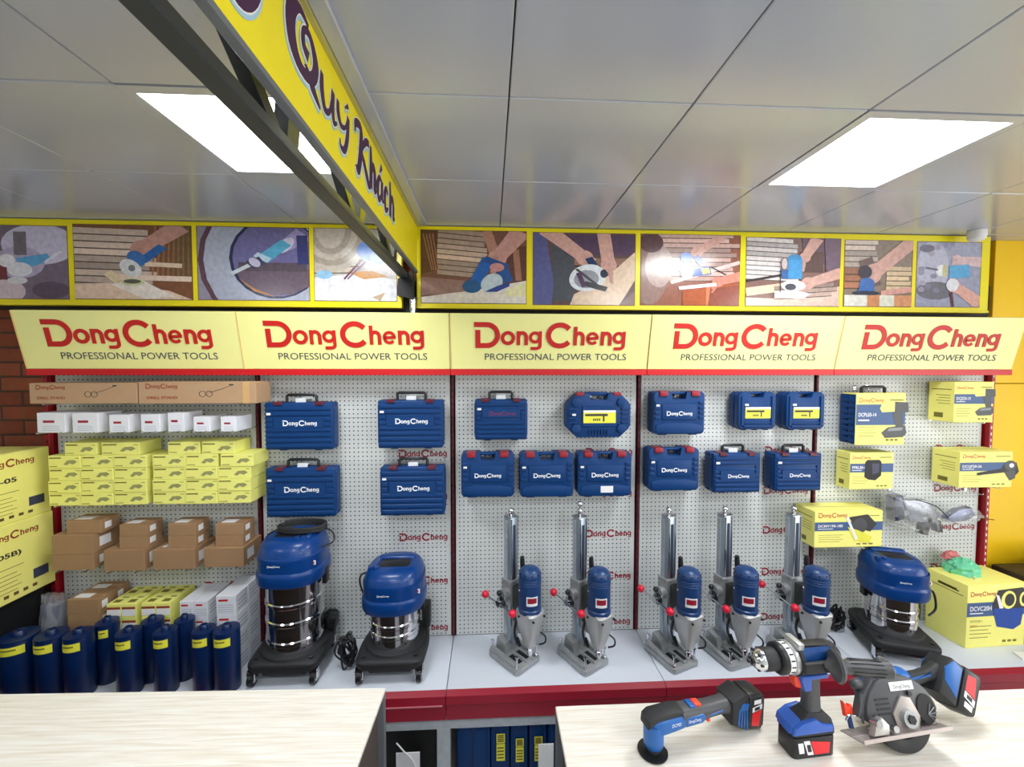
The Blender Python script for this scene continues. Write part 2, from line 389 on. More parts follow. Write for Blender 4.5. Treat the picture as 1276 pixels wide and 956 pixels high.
for n in range(6):
    hw = .0105 if n in (0, 5) else .0065; b = B(); b.box(-hw, hw, -.014, .04, .0 if n in (0, 5) else ZD+.004, 2.06, RED if n in (0, 5) else mat('dark_red_post_paint', (98, 22, 38), .4), .002, 1)
    if n in (0, 5):
        b.box(-.0105, .0105, -.03, -.0141, ZD+.005, 2.06, RED, .001, 1)
    for k in range(40 if n in (0, 5) else 40):
        z = ZD+.06+k*.036
        if z < 2.0: b.box(-.003, .003, (-.0305 if n in (0, 5) else -.0145), (-.0299 if n in (0, 5) else -.0139), z, z+.016, WHITE if n == 5 else BLKV)
    tag(b.obj('rack_upright', None, ({0: -.0095, 5: 5.0095}.get(n, n), 0, 0)), ['red slotted rack post at the far left end', 'dark red rack post between the carton bay and the vacuum cleaner bay', 'dark red rack post between the second and middle bays', 'dark red rack post between the middle and fourth bays', 'dark red rack post crossing behind the rightmost hanging blue cases', 'red slotted rack post at the right end beside the yellow wall'][n], 'rack post', 'red rack posts')
b = B(); b.box(-.5, 0.0-.012, -.004, .05, 0, 1.88, BLKV) if False else None
# base decks with kick plates
b = B()
for n in range(5):
    t = empty('base_shelf', 'white steel bottom shelf with crimson front, '+['leftmost, under the cartons', 'under the two vacuum cleaners', 'under the first two drill stands', 'under the third and fourth drill stands', 'rightmost, under the large yellow box'][n], 'shelf', (n, 0, 0), 0, 'bottom shelves of the rack')
    b = B(); b.box(.0015, .9985, YF, -.0035, ZD-.03, ZD, DECK, .003, 2); b.obj('deck', t)
    b = B(); pr = [(YF-.028, ZD-.012), (YF-.001, ZD-.001), (YF-.001, ZD-.125), (YF-.022, ZD-.125), (YF-.022, ZD-.058), (YF-.030, ZD-.050)]
    b.prism(pr, .0015, .9985, REDK, 'x')
    if n == 1: b.box(.12, .985, YF-.0325, YF-.03, ZD-.056, ZD-.05, mat('pink_worn_edge', (205, 120, 130), .4))
    b.obj('kick_plate', t)
GZ = ZD-.125
t = empty('rack_underframe', 'grey galvanised frame under the white bottom shelves', 'frame', (0, 0, 0))
b = B(); b.box(0, 5, YF+.0, YF+.04, GZ-.062, GZ-.001, GALV, .002, 1); b.obj('front_beam', t)
b = B(); b.box(0, 5, -.06, -.02, GZ-.062, GZ-.001, GALV); b.obj('rear_beam', t)
for x in (.02, 1.0, 1.985, 3.0, 4.0, 4.98):
    b = B(); b.box(x-.03, x+.03, YF+.002, YF+.04, 0, GZ-.0625, GALV, .002, 1); b.obj('leg', t)
# cases stored under the rack
def stored_case(x, w, lab, stickers=(), ribs=True):
    t = empty('storage_case', lab, 'tool case', (x, YF+.055, 0.0), 0, 'blue cases stored under the rack')
    b = B(); h = .365; d = .25; b.box(0, w-.004, 0, d, 0, h, BLUE, .006)
    if ribs:
        for k in range(3): q = .012+k*(w-.03)/2; b.box(q, q+.008, -.006, .002, .03, h-.02, BLUE, .002, 1)
    b.box(w*.45, w*.52, -.003, .001, .0, h, BLK); b.obj('body', t)
    for z0, z1 in stickers:
        b = B(); b.box(w*.28, w*.72, -.009, -.0065, z0, z1, YLAB)
        for q in range(4): zz = z0+(z1-z0)*(.15+.2*q); b.box(w*.33, w*.66, -.0098, -.009, zz, zz+.006, INKO)
        b.obj('label_sticker', t)
xs = [(2.04, .16, (), 'wide plain blue case standing under the rack, nearest the grey leg'), (2.2, .09, ((.245, .29), (.16, .24)), 'blue case under the rack with tall dim yellow sticker, second from the grey leg'),
      (2.292, .085, ((.225, .262), (.15, .22)), 'blue case under the rack with two bright yellow stickers, third from the grey leg'), (2.38, .085, ((.23, .268), (.15, .225)), 'blue case under the rack with yellow stickers, beside the white paper'),
      (2.468, .085, (), 'narrow blue case under the rack by the right counter')]
for a in xs: stored_case(a[0], a[1], a[3], a[2])
for k, (x, z, l) in enumerate(((1.775, .0, 'white paper sheet hanging in the dark opening under the shelf'), (2.415, .0, 'white paper sheet standing before the stored blue cases'))):
    b = B(); b.box(0, .105 if k == 0 else .07, 0, .004, 0, .275 if k == 0 else .285, WHITE); tag(b.obj('paper_sheet', None, (x, YF-.012, 0), (0, 0, 0)), l, 'paper')
b = B(); b.tube([(1.78, YF-.02, .33), (1.81, YF-.018, .29), (1.86, YF-.02, .22), (1.88, YF-.02, 0.004)], .003, WHITE); tag(b.obj('cable'), 'thin white cable running down across the white sheet under the shelf', 'cable')
b = B(); b.box(1.05, 1.95, YF+.05, YF+.07, 0, GZ-.065, BLKV); tag(b.obj('backing_board'), 'black board added to darken the opening under the second bottom shelf', 'board')  # black sheet put in for the shade under the shelf
# ---------------------------------------------------------------- sign boards above the rack
YB_, YT_, ZB_, ZT_ = -.115, -.175, 1.992, 2.262
def sign_board(n, place):
    t = empty('sign_board', 'pale yellow slanted sign board with red wordmark, '+place, 'sign', (n, YB_, ZB_), 0, 'slanted sign boards above the rack')
    ang = math.atan2(YT_-YB_, ZT_-ZB_); H = math.hypot(YT_-YB_, ZT_-ZB_)
    M = Matrix.Rotation(-ang, 4, 'X') if False else Matrix.Rotation(math.atan2(-(YT_-YB_), ZT_-ZB_), 4, 'X')
    b = B(); b.box(.0015, .9985, 0, .02, 0, H, YFAS, .0015, 1); b.xf(M); b.obj('face_board', t)
    b = B(); b.box(.001, .999, -.004, .025, -.03, -.0005, mat('sign_red_edge', (200, 12, 22), .4), .001, 1); b.obj('bottom_lip', t)
    [B().box(q, q+.03, .03, .11, .05, .09, GREY).obj('bracket', t) for q in (.02, .95)]
    b = B(); b.box(.001, .004, -.004, -.001, 0, H, mat('worn_edge', (225, 190, 130), .5)); b.xf(M); b.obj('edge_trim', t)
    def put(o, x, z):
        p = M @ Vector((x, -.0015, z)); o.location = p; o.rotation_euler = M.to_euler()
    o = logo(t, LOGR, 0, 0, 0, .755, .0018, name='wordmark'); put(o, .122, .107)
    o = text(t, 'PROFESSIONAL POWER TOOLS', INKN, 0, 0, 0, .047, .715); put(o, .168, .048)
    q = o.matrix_basis
for n, pl in enumerate(('leftmost of the five', 'second of the five from the left', 'middle one of the five', 'fourth of the five from the left', 'rightmost of the five')): sign_board(n, pl)
# fix the lettering's left edge: the wordmark meshes begin at x=0 of their own frame
# ---------------------------------------------------------------- printed picture strip under the ceiling
def print_mat():
    m, nt, p = node_mat('glossy_photo_print'); vc = nt.nodes.new('ShaderNodeVertexColor'); vc.layer_name = 'Col'
    tc = nt.nodes.new('ShaderNodeTexCoord'); n = nt.nodes.new('ShaderNodeTexNoise'); n.inputs['Scale'].default_value = 45; n.inputs['Detail'].default_value = 5
    nt.links.new(tc.outputs['Object'], n.inputs['Vector'])
    mr = nt.nodes.new('ShaderNodeMapRange'); mr.inputs['To Min'].default_value = .65; mr.inputs['To Max'].default_value = 1.35; nt.links.new(n.outputs['Fac'], mr.inputs['Value'])
    vm = nt.nodes.new('ShaderNodeVectorMath'); vm.operation = 'SCALE'; nt.links.new(vc.outputs['Color'], vm.inputs[0]); nt.links.new(mr.outputs[0], vm.inputs['Scale'])
    nt.links.new(vm.outputs[0], p.inputs['Base Color']); p.inputs['Roughness'].default_value = .18; p.inputs['Specular IOR Level'].default_value = .5
    return m
PM = print_mat()
class Pic:
    """a photo print: flat colour patches on one sheet, coordinates 0..1 from its lower left"""
    def __init__(s, x0, x1, z0, z1): s.r = (x0, x1, z0, z1); s.v = []; s.f = []; s.c = []; s.n = 0
    def p(s, pts, col):
        x0, x1, z0, z1 = s.r; y = -.00012*s.n; s.n += 1; k = len(s.v)
        # clip to the sheet
        q = list(pts)
        for ax, lim, sg in ((0, 0, 1), (0, 1, -1), (1, 0, 1), (1, 1, -1)):
            o = []
            for i in range(len(q)):
                a, c = q[i-1], q[i]; ia, ic = (a[ax]-lim)*sg >= 0, (c[ax]-lim)*sg >= 0
                if ia != ic:
                    t = (lim-a[ax])/(c[ax]-a[ax]); o.append((a[0]+(c[0]-a[0])*t, a[1]+(c[1]-a[1])*t))
                if ic: o.append(c)
            q = o
            if not q: return s
        if len(q) < 3: return s
        s.v += [(x0+(x1-x0)*a, y, z0+(z1-z0)*c) for a, c in q]; s.f.append(tuple(range(k, k+len(q)))); s.c.append(lin(col)); return s
    def r4(s, a, b_, c, d, col): return s.p([(a, c), (b_, c), (b_, d), (a, d)], col)
    def e(s, cx, cz, rx, rz, col, rot=0, n=22):
        A = math.radians(rot); return s.p([(cx+rx*math.cos(t)*math.cos(A)-rz*math.sin(t)*math.sin(A), cz+rx*math.cos(t)*math.sin(A)+rz*math.sin(t)*math.cos(A)) for t in (2*PI*i/n for i in range(n))], col)
    def l(s, x0, z0, x1, z1, w0, col, w1=None):
        w1 = w0 if w1 is None else w1; d = Vector((x1-x0, z1-z0)).normalized(); nx, nz = -d.y, d.x
        return s.p([(x0+nx*w0/2, z0+nz*w0/2), (x0-nx*w0/2, z0-nz*w0/2), (x1-nx*w1/2, z1-nz*w1/2), (x1+nx*w1/2, z1+nz*w1/2)], col)
    def planks(s, x0, x1, z0, z1, n, base, slope=0, seed=1):
        r = random.Random(seed); h = (z1-z0)/n
        for i in range(n):
            g = r.uniform(.78, 1.08); xe = x1-r.uniform(0, .14)*(x1-x0); a = z0+i*h
            s.p([(x0, a), (xe, a+slope*(xe-x0)), (xe, a+h*.82+slope*(xe-x0)), (x0, a+h*.82)], tuple(min(255, c*g) for c in base))
            s.l(x0, a-h*.08, xe, a-h*.08+slope*(xe-x0), h*.16, tuple(c*.45 for c in base))
        return s
    def arm(s, x0, z0, x1, z1, w0, w1, col=(214, 165, 150)):
        s.l(x0, z0, x1, z1, w0, col, w1); s.e(x1, z1, w1*.62, w1*.75, col)
        d = Vector((x1-x0, z1-z0)).normalized()
        for k in range(4): s.l(x1, z1+(.5-k/3)*w1*.8, x1+d.x*w1*.9+.02, z1+(.5-k/3)*w1*.8+d.y*w1*.9-.03*k, w1*.26, tuple(c*(.97-.05*(k % 2)) for c in col))
        return s
    def done(s, t):
        me = bpy.data.meshes.new('photo_print'); me.from_pydata(s.v, [], s.f); me.materials.append(PM)
        ca = me.color_attributes.new('Col', 'FLOAT_COLOR', 'CORNER')
        for f, c in zip(me.polygons, s.c):
            for li in f.loop_indices: ca.data[li].color = c+(1,)
        x0, x1, z0, z1 = s.r; o = link('photo_print', me, t, (0, -.0125, 0))
        b = B(); w_ = .003
        for a in ((x0-w_, x1+w_, z0-w_, z0), (x0-w_, x1+w_, z1, z1+w_), (x0-w_, x0, z0, z1), (x1, x1+w_, z0, z1)): b.box(a[0], a[1], -.0128, -.0115, a[2], a[3], mat('brown_print_edge', (110, 62, 30), .4))
        b.obj('print_border', t)
def strip(xa, xb, lab):
    t = empty('picture_strip', lab, 'picture strip', (0, -.03, 0))
    b = B(); b.box(xa, xb, -.012, .02, 2.303, ZC-.003, YSTR, .002, 1); b.obj('backing_board', t)
    for q in (2.303,):
        b = B(); b.box(xa, xb, -.018, -.012, q, q+.012, YSTR, .001, 1); b.obj('ledge', t)
    return t
def rect(u0, u1, vt, vb):
    um = (u0+u1)/2
    return PX(u0, (vt+vb)/2, -.042)[0], PX(u1, (vt+vb)/2, -.042)[0], PX(um, vb, -.042)[1], PX(um, vt, -.042)[1]
TL = strip(-.62, PX(500.5, 330, -.042)[0], 'yellow edged picture strip under the ceiling, left of the yellow banner')
TR = strip(PX(519, 330, -.042)[0], PX(1233, 340, -.042)[0], 'yellow edged picture strip under the ceiling, right of the yellow banner')
WOOD = (206, 186, 176); DKW = (110, 72, 56); BL = (40, 100, 175); SK = (214, 168, 156)
p = Pic(*rect(-75, 84.5, 281, 372)); p.r4(0, 1, 0, 1, (120, 105, 125)); p.e(.78, .75, .3, .28, (205, 200, 228)); p.e(.62, .5, .2, .22, (180, 172, 205)); p.r4(.3, .52, 0, .5, (120, 58, 62)); p.e(.5, .1, .16, .16, (205, 188, 200))
p.e(.86, .12, .15, .12, (92, 76, 96)); p.r4(.58, .68, .6, .92, (118, 112, 120)); p.l(.62, .48, .86, .58, .16, (95, 165, 215), .1); p.e(.52, .52, .07, .09, (232, 230, 240)); p.e(.62, .4, .1, .1, (225, 224, 236)); p.l(.82, .5, .95, .66, .03, (225, 225, 240)); p.e(.6, .25, .08, .05, (215, 215, 222)); p.done(TL)
p = Pic(*rect(93, 239, 281, 373)); p.r4(0, 1, 0, 1, (128, 84, 58)); p.planks(0, .72, .14, .98, 9, (212, 190, 178), -.04, 3)
for k in range(8): p.l(.70+k*.04, 1, .66+k*.045, .3, .016, (168-8*k, 112, 78))
p.l(.3, .3, 1, .28, .07, (228, 206, 190)); p.l(.6, .48, .92, .46, .06, (222, 198, 176)); p.p([(0, 0), (1, 0), (.8, .12), (.3, .22), (0, .2)], (226, 198, 178)); p.p([(.3, .2), (.55, .28), (.85, .04), (.6, 0)], (232, 222, 215))
p.arm(.92, 1, .58, .68, .2, .16, (196, 148, 138)); p.l(.58, .52, .76, .72, .09, BL); p.e(.53, .55, .075, .11, (60, 110, 180), 20); p.e(.48, .42, .085, .13, (215, 218, 222), 25); p.e(.49, .42, .03, .045, (120, 120, 128)); p.e(.49, .23, .1, .05, (205, 205, 160)); p.e(.49, .24, .075, .03, (90, 90, 80)); p.l(.28, .36, .38, .24, .09, (224, 206, 170)); p.done(TL)
p = Pic(*rect(246.5, 385, 283.5, 374)); p.r4(0, 1, 0, 1, (150, 145, 165)); p.e(.72, .55, .72, .98, (98, 70, 84)); p.e(.73, .55, .68, .95, (172, 178, 200)); p.e(.7, .58, .42, .56, (44, 50, 84)); p.e(.71, .58, .40, .53, (112, 108, 158)); p.p([(.33, .4), (1, .44), (1, .2), (.85, .08), (.6, .06), (.42, .2)], (108, 92, 108)); p.r4(.36, .98, .40, .52, (92, 80, 92))
p.p([(.36, .3), (.5, .12), (.7, .04), (.5, .16)], (190, 130, 70)); p.l(.96, .92, .78, .74, .2, (158, 148, 200), .14); p.l(.94, .9, .95, .5, .1, (62, 66, 120)); p.e(.79, .76, .06, .12, (205, 202, 226), -30); p.l(.58, .56, .8, .8, .13, (88, 168, 205), .12); p.l(.56, .56, .6, .62, .15, (180, 205, 225)); p.l(.46, .48, .58, .55, .12, (70, 70, 100)); p.l(.3, .36, .46, .48, .045, (196, 205, 215)); p.e(.51, .52, .045, .07, (190, 186, 215), 30); p.done(TL)
p = Pic(*rect(392, 494, 285.5, 375)); p.r4(0, 1, 0, 1, (198, 192, 190)); p.planks(0, .62, .3, 1, 8, (208, 196, 186), .02, 5)
for k in range(5): p.e(.2, 1, .5-k*.08, .6-k*.08, (200-(k % 2)*24, 190-(k % 2)*26, 180-(k % 2)*26))
p.p([(0, 0), (1, 0), (1, .3), (.5, .38), (0, .32)], (232, 232, 240)); p.p([(.4, .4), (.7, .42), (.9, .34), (.6, .3)], (205, 150, 92)); p.p([(.7, .05), (.86, .12), (.8, 0)], (196, 172, 140)); p.e(.12, .36, .1, .06, (150, 196, 230)); p.e(.66, .70, .14, .14, (96, 140, 220), 30); p.e(.78, .62, .1, .1, (130, 165, 232)); p.l(.36, .3, .58, .58, .025, (120, 70, 90)); p.l(.4, .3, .62, .55, .02, (130, 110, 140)); p.l(.85, .8, 1, .9, .16, (222, 205, 225)); p.done(TL)
p = Pic(*rect(525, 655.5, 288, 378)); p.r4(0, 1, 0, 1, (122, 82, 66)); p.planks(.15, .66, .4, 1.05, 9, (205, 178, 160), -.12, 8); p.p([(0, 1), (.16, 1), (.14, .45), (0, .4)], (96, 64, 48))
for k in range(4): p.l(.02+.03*k, .95, .1+.02*k, .45, .012, (152, 110, 84))
p.p([(0, .36), (.5, .3), (.5, .16), (0, .1)], (150, 116, 108)); p.r4(.78, 1, .3, .8, (96, 58, 46)); p.l(.9, .75, .93, .32, .06, (160, 112, 90)); p.l(.62, 1, .72, .6, .1, (178, 130, 112)); p.p([(0, 0), (1, 0), (1, .32), (.5, .18), (0, .08)], (224, 216, 205)); p.p([(.8, .18), (1, .3), (1, .1), (.8, .1)], (226, 222, 172)); p.arm(.95, 1, .72, .62, .2, .15, (200, 150, 140)); p.l(.5, .25, .64, .62, .12, (34, 96, 178)); p.l(.75, .55, .82, .3, .12, (40, 84, 150)); p.e(.48, .23, .09, .09, (34, 90, 140)); p.e(.67, .28, .10, .14, (190, 205, 215), -20); p.p([(.6, .16), (.72, .16), (.84, .24), (.84, .3), (.72, .24)], (40, 62, 140)); p.l(.6, .62, .82, .5, .08, (36, 78, 140)); p.e(.72, .5, .07, .06, (200, 142, 138)); p.done(TR)
p = Pic(*rect(664.5, 791, 291, 380)); p.r4(0, 1, 0, 1, (98, 76, 74)); p.r4(.18, .4, .05, .98, (78, 82, 90)); p.p([(0, 1), (.12, 1), (.2, .3), (.18, 0), (0, 0)], (92, 94, 148)); p.r4(.3, 1, .7, .98, (88, 66, 92)); p.planks(.4, 1, .3, .68, 3, (140, 108, 92), 0, 2); p.p([(.36, 0), (.85, 0), (1, .35), (1, .75), (.66, .32), (.4, .15)], (228, 202, 178)); p.p([(.85, 0), (1, 0), (1, .2)], (130, 100, 92)); p.arm(.12, 1.05, .5, .66, .18, .14, SK); p.arm(.68, 1.05, .74, .56, .13, .13, SK); p.l(.54, .66, .66, .4, .08, (38, 60, 100)); p.e(.53, .38, .17, .2, (222, 228, 234), -35); p.e(.52, .36, .12, .13, (150, 152, 162), -35); p.l(.42, .5, .68, .22, .03, (72, 70, 74)); p.l(.5, .3, .72, .22, .07, (60, 62, 66)); p.e(.69, .44, .035, .06, (38, 48, 70)); p.l(.44, .45, .5, .25, .05, (84, 60, 92)); p.done(TR)
p = Pic(*rect(798.5, 921.5, 293, 380.5)); p.r4(0, 1, 0, 1, (150, 96, 78)); p.planks(.15, 1, .35, 1.02, 10, (214, 178, 168), .01, 11); p.e(.08, .5, .2, .5, (150, 120, 112)); p.e(.18, .55, .14, .3, (184, 160, 152)); p.e(.1, .88, .12, .14, (96, 66, 72)); p.l(.3, .32, 1, .62, .05, (230, 205, 200)); p.p([(.42, 0), (1, 0), (1, .32), (.42, .24)], (172, 90, 56)); p.r4(.66, .7, 0, .28, (214, 130, 90)); p.p([(.68, 0), (1, 0), (1, .3), (.7, .24)], (140, 76, 60)); p.arm(.84, 1, .56, .76, .1, .1, SK); p.arm(1.02, .42, .78, .34, .14, .1, (214, 138, 120)); p.e(.45, .68, .06, .07, (110, 140, 220)); p.l(.54, .7, .62, .58, .07, (90, 105, 160)); p.l(.5, .46, .7, .5, .11, (84, 108, 190)); p.l(.61, .48, .69, .5, .08, (222, 214, 120)); p.e(.46, .48, .07, .1, (236, 238, 250)); p.l(.38, .24, .76, .3, .05, (222, 222, 236)); p.l(.7, .55, .86, .44, .012, (62, 50, 70)); p.done(TR)
p = Pic(*rect(929.5, 1046, 297, 381.5)); p.r4(0, 1, 0, 1, (128, 96, 88)); p.planks(0, .56, .4, 1.02, 9, (212, 204, 202), -.06, 15); p.p([(.58, 1), (1, 1), (1, .55), (.62, .7)], (104, 78, 92)); p.r4(.56, .82, .5, .8, (92, 64, 58)); p.l(0, .36, .4, .46, .035, (56, 46, 46)); p.l(0, .2, .5, .3, .12, (226, 196, 168)); p.p([(0, 0), (1, 0), (1, .3), (.5, .1), (0, .12)], (222, 194, 180)); p.planks(.3, 1, .1, .3, 3, (196, 168, 156), .1, 6); p.arm(.75, 1, .62, .72, .14, .1, SK); p.arm(1.02, .5, .66, .34, .16, .12, SK); p.p([(.82, 1), (1, 1), (1, .6), (.85, .5)], (116, 90, 110)); p.e(.51, .68, .08, .08, (62, 140, 196)); p.r4(.44, .59, .4, .68, (66, 150, 208)); p.r4(.37, .44, .4, .54, (52, 96, 156)); p.e(.5, .3, .13, .08, (226, 228, 236)); p.p([(.3, .12), (.6, .1), (.7, .18), (.5, .24), (.3, .22)], (220, 214, 216)); p.e(.47, .28, .06, .05, (70, 70, 80)); p.l(.36, .55, .36, .2, .01, (50, 44, 50)); p.e(.4, .62, .04, .1, (128, 100, 100)); p.e(.4, .62, .03, .08, (196, 188, 190)); p.done(TR)
p = Pic(*rect(1052, 1136, 300, 382)); p.r4(0, 1, 0, 1, (140, 122, 108)); p.planks(0, .5, .6, 1.02, 5, (214, 196, 184), 0, 4); p.planks(0, .3, .28, .6, 3, (196, 130, 96), 0, 9); p.planks(.62, 1, .25, .62, 5, (222, 196, 160), 0, 10); p.l(.3, .72, .45, .3, .2, (110, 88, 84)); p.arm(1, 1, .42, .5, .2, .2, SK); p.e(.3, .52, .1, .1, (50, 42, 58)); p.p([(.2, .22), (.44, .22), (.44, .38), (.36, .44), (.24, .42)], (62, 108, 178)); p.e(.32, .2, .2, .035, (48, 52, 72)); p.l(.54, .2, 1, .26, .08, (214, 160, 150)); p.r4(0, .34, 0, .17, (226, 224, 216)); p.r4(.34, .52, 0, .17, (206, 142, 96)); p.r4(.52, .74, 0, .17, (222, 222, 206)); p.r4(.74, 1, 0, .17, (212, 150, 110)); p.done(TR)
p = Pic(*rect(1142, 1221.5, 302, 382.5)); p.r4(0, 1, 0, 1, (160, 162, 186)); p.e(.25, .6, .25, .42, (186, 186, 208)); p.e(.3, .25, .3, .14, (118, 116, 126)); p.e(.15, .9, .12, .06, (110, 106, 130))
for k in range(9): p.e(random.uniform(.05, .45), random.uniform(.2, .95), .05, .04, (130+k*6, 130+k*5, 150+k*5))
p.arm(1, .7, .62, .72, .16, .12, (216, 186, 190)); p.l(.5, .54, .82, .56, .2, (98, 172, 220)); p.e(.38, .56, .09, .09, (236, 238, 242)); p.e(.43, .56, .04, .1, (206, 200, 150)); p.l(.14, .6, .32, .57, .03, (110, 110, 126)); p.arm(1, .05, .6, .32, .2, .14, (222, 172, 160)); p.e(.56, .34, .1, .1, (226, 228, 236)); p.l(.54, .22, .58, 0, .04, (100, 60, 70)); p.done(TR)
# ---------------------------------------------------------------- yellow banner on its dark truss
XBN = 1.832; YE = -.07; YNB = -3.2; ZB0, ZB1 = 2.487, 2.704
t = empty('hanging_banner', 'long yellow banner with plum script lettering running under the ceiling', 'banner', (XBN, YE, 0))
b = B(); b.box(-.012, 0, YNB-YE, 0, ZB0, ZB1, YBAN, .0008, 1); b.obj('banner_face', t)
b = B(); b.box(-.016, .003, YNB-YE, 0, ZB0-.012, ZB0-.0005, GREY, .001, 1); b.obj('bottom_trim', t)
b = B(); b.box(-.016, .012, YNB-YE, 0, ZB1+.0005, ZC-.001, mat('yellow_grey_banner_reflection', (185, 178, 110), .4)); b.box(.0125, .05, YNB-YE, 0, ZC-.013, ZC-.001, CM, .002, 1); b.obj('banner_reflection_trim', t)  # yellow-grey colour stands for the banner's reflection in the glossy ceiling
def script(strokes, s0, s1, z0, z1):
    """strokes in a unit cell; s = distance in front of the camera (the text runs away from the viewer)"""
    for lay, (mm, gw, th) in enumerate(((PBLUE, .16, .0016), (WHITE, .085, .0022), (PURP, 0, .003))):
        b = B()
        for st in strokes:
            pts = [Vector((q[0]*(s1-s0), q[1]*(z1-z0), 0)) for q in st]; ws = [q[2]*(z1-z0) for q in st]
            sm = spline(pts, 5); W = []
            for i in range(len(sm)):
                a = i/5; k = min(int(a), len(ws)-2); W.append(ws[k]+(ws[k+1]-ws[k])*(a-k))
            W = [x*1.42+gw*(z1-z0)*.5 for x in W]
            if lay == 0: sm = [q+Vector((.0015, -.004, 0)) for q in sm]
            ribbon(b, [(q.x, q.y) for q in sm], W, mm, th)
        o = b.obj('script_letter', t, (.0004, -2.2174+s0-YE, z0), (0, 0, PI/2))
Qs = [[(.62, .96, .05), (.30, .98, .10), (.06, .70, .20), (.10, .32, .20), (.38, .14, .12), (.74, .26, .14), (.86, .56, .15), (.68, .84, .10), (.46, .78, .07), (.44, .56, .10), (.60, .48, .14)], [(.50, .30, .05), (.72, .12, .14), (1.0, -.04, .04)]]
us = [[(.05, .95, .12), (.02, .5, .2), (.2, .08, .16), (.55, .25, .1), (.8, .95, .12)], [(.8, .95, .16), (.74, .5, .18), (.82, .1, .14), (1.05, .2, .05)]]
ys = [[(.05, .95, .12), (.05, .6, .2), (.25, .35, .14), (.6, .5, .08), (.85, .95, .1)], [(.85, .95, .16), (.75, .3, .18), (.5, -.25, .16), (.2, -.3, .1), (.15, -.1, .05)], [(.62, 1.12, .05), (.85, 1.3, .12)]]
Ks = [[(.0, .72, .04), (.06, .92, .12), (.4, .98, .14), (.38, .5, .18), (.2, .0, .15), (.05, .03, .05)], [(1.0, .95, .12), (.75, .88, .12), (.42, .52, .08), (.6, .35, .14), (.95, .0, .14), (1.1, .1, .04)]]
hs = [[(.2, 1.0, .1), (.22, .5, .17), (.15, .02, .17)], [(.2, .3, .06), (.55, .62, .12), (.8, .45, .17), (.78, .1, .15), (1.05, .14, .04)]]
as_ = [[(.75, .58, .08), (.4, .6, .1), (.1, .3, .18), (.3, .03, .12), (.7, .25, .08), (.82, .6, .1)], [(.82, .62, .14), (.8, .2, .16), (1.05, .12, .04)], [(.5, .78, .05), (.78, .98, .12)]]
cs = [[(.85, .52, .1), (.5, .62, .1), (.15, .35, .18), (.35, .03, .14), (.95, .16, .04)]]
script(Qs, .80, .935, 2.56, 2.69); script(us, .945, 1.03, 2.565, 2.645); script(ys, 1.04, 1.13, 2.565, 2.645)
script(Ks, 1.17, 1.30, 2.548, 2.675); script(hs, 1.305, 1.375, 2.548, 2.675); script(as_, 1.385, 1.465, 2.548, 2.675); script(cs, 1.475, 1.54, 2.548, 2.675); script(hs, 1.55, 1.63, 2.548, 2.675)
script([[(.2, .9, .1), (.0, .55, .2), (.2, .12, .2), (.6, .1, .16), (.9, .5, .2), (.7, .9, .14), (.45, .75, .08), (.5, .5, .06)]], .60, .70, 2.535, 2.66)
t = empty('steel_truss', 'dark painted steel truss running under the ceiling behind the yellow banner', 'truss', (0, 0, 0))
b = B(); b.box(1.750, 1.790, YNB, -.09, 2.444, 2.470, TRUS, .002, 1); b.obj('bottom_chord', t)
b = B(); b.box(1.772, 1.812, YNB, -.09, 2.665, ZC-.003, TRUS, .002, 1); b.obj('top_chord', t)
for k, y in enumerate((-.36, -.83, -1.30, -1.77, -2.24)):
    b = B(); b.loft([[(1.755, y-.025, 2.47), (1.785, y-.025, 2.47), (1.785, y+.025, 2.47), (1.755, y+.025, 2.47)], [(1.775, y-.025, 2.665), (1.805, y-.025, 2.665), (1.805, y+.025, 2.665), (1.775, y+.025, 2.665)]], TRUS); b.obj('vertical_web', t)
    y2 = y-.06; b = B(); b.loft([[(1.757, y2-.03, 2.47), (1.783, y2-.03, 2.47), (1.783, y2+.02, 2.47), (1.757, y2+.02, 2.47)], [(1.777, y2-.37, 2.665), (1.803, y2-.37, 2.665), (1.803, y2-.32, 2.665), (1.777, y2-.32, 2.665)]], TRUS); b.obj('diagonal_web', t)
b = B(); b.prism([(1.735, 2.36), (1.815, 2.34), (1.811, 2.48), (1.74, 2.44)], -.10, -.05, BLKV, 'y'); b.obj('end_bracket', t)
x, z = PX(514.5, 385, -.07)
b = B(); b.cyl((x, -.07, 2.0), (x, -.07, 2.345), .016, CHR, n=24); b.cyl((x, -.07, 2.345), (x, -.07, 2.353), .024, BLK); tag(b.obj('steel_pole'), 'short shiny steel pole rising behind the sign boards to the dark truss', 'pole')
x, z = PX(1217, 299, -.12)
t = empty('ceiling_sensor', 'small white round sensor hanging from the ceiling at the right end of the picture strip', 'sensor', (x, -.12, ZC))
b = B(); b.lathe([(.0, -.055), (.02, -.054), (.034, -.045), (.038, -.03), (.038, -.001)], WHITE); b.obj('housing', t)
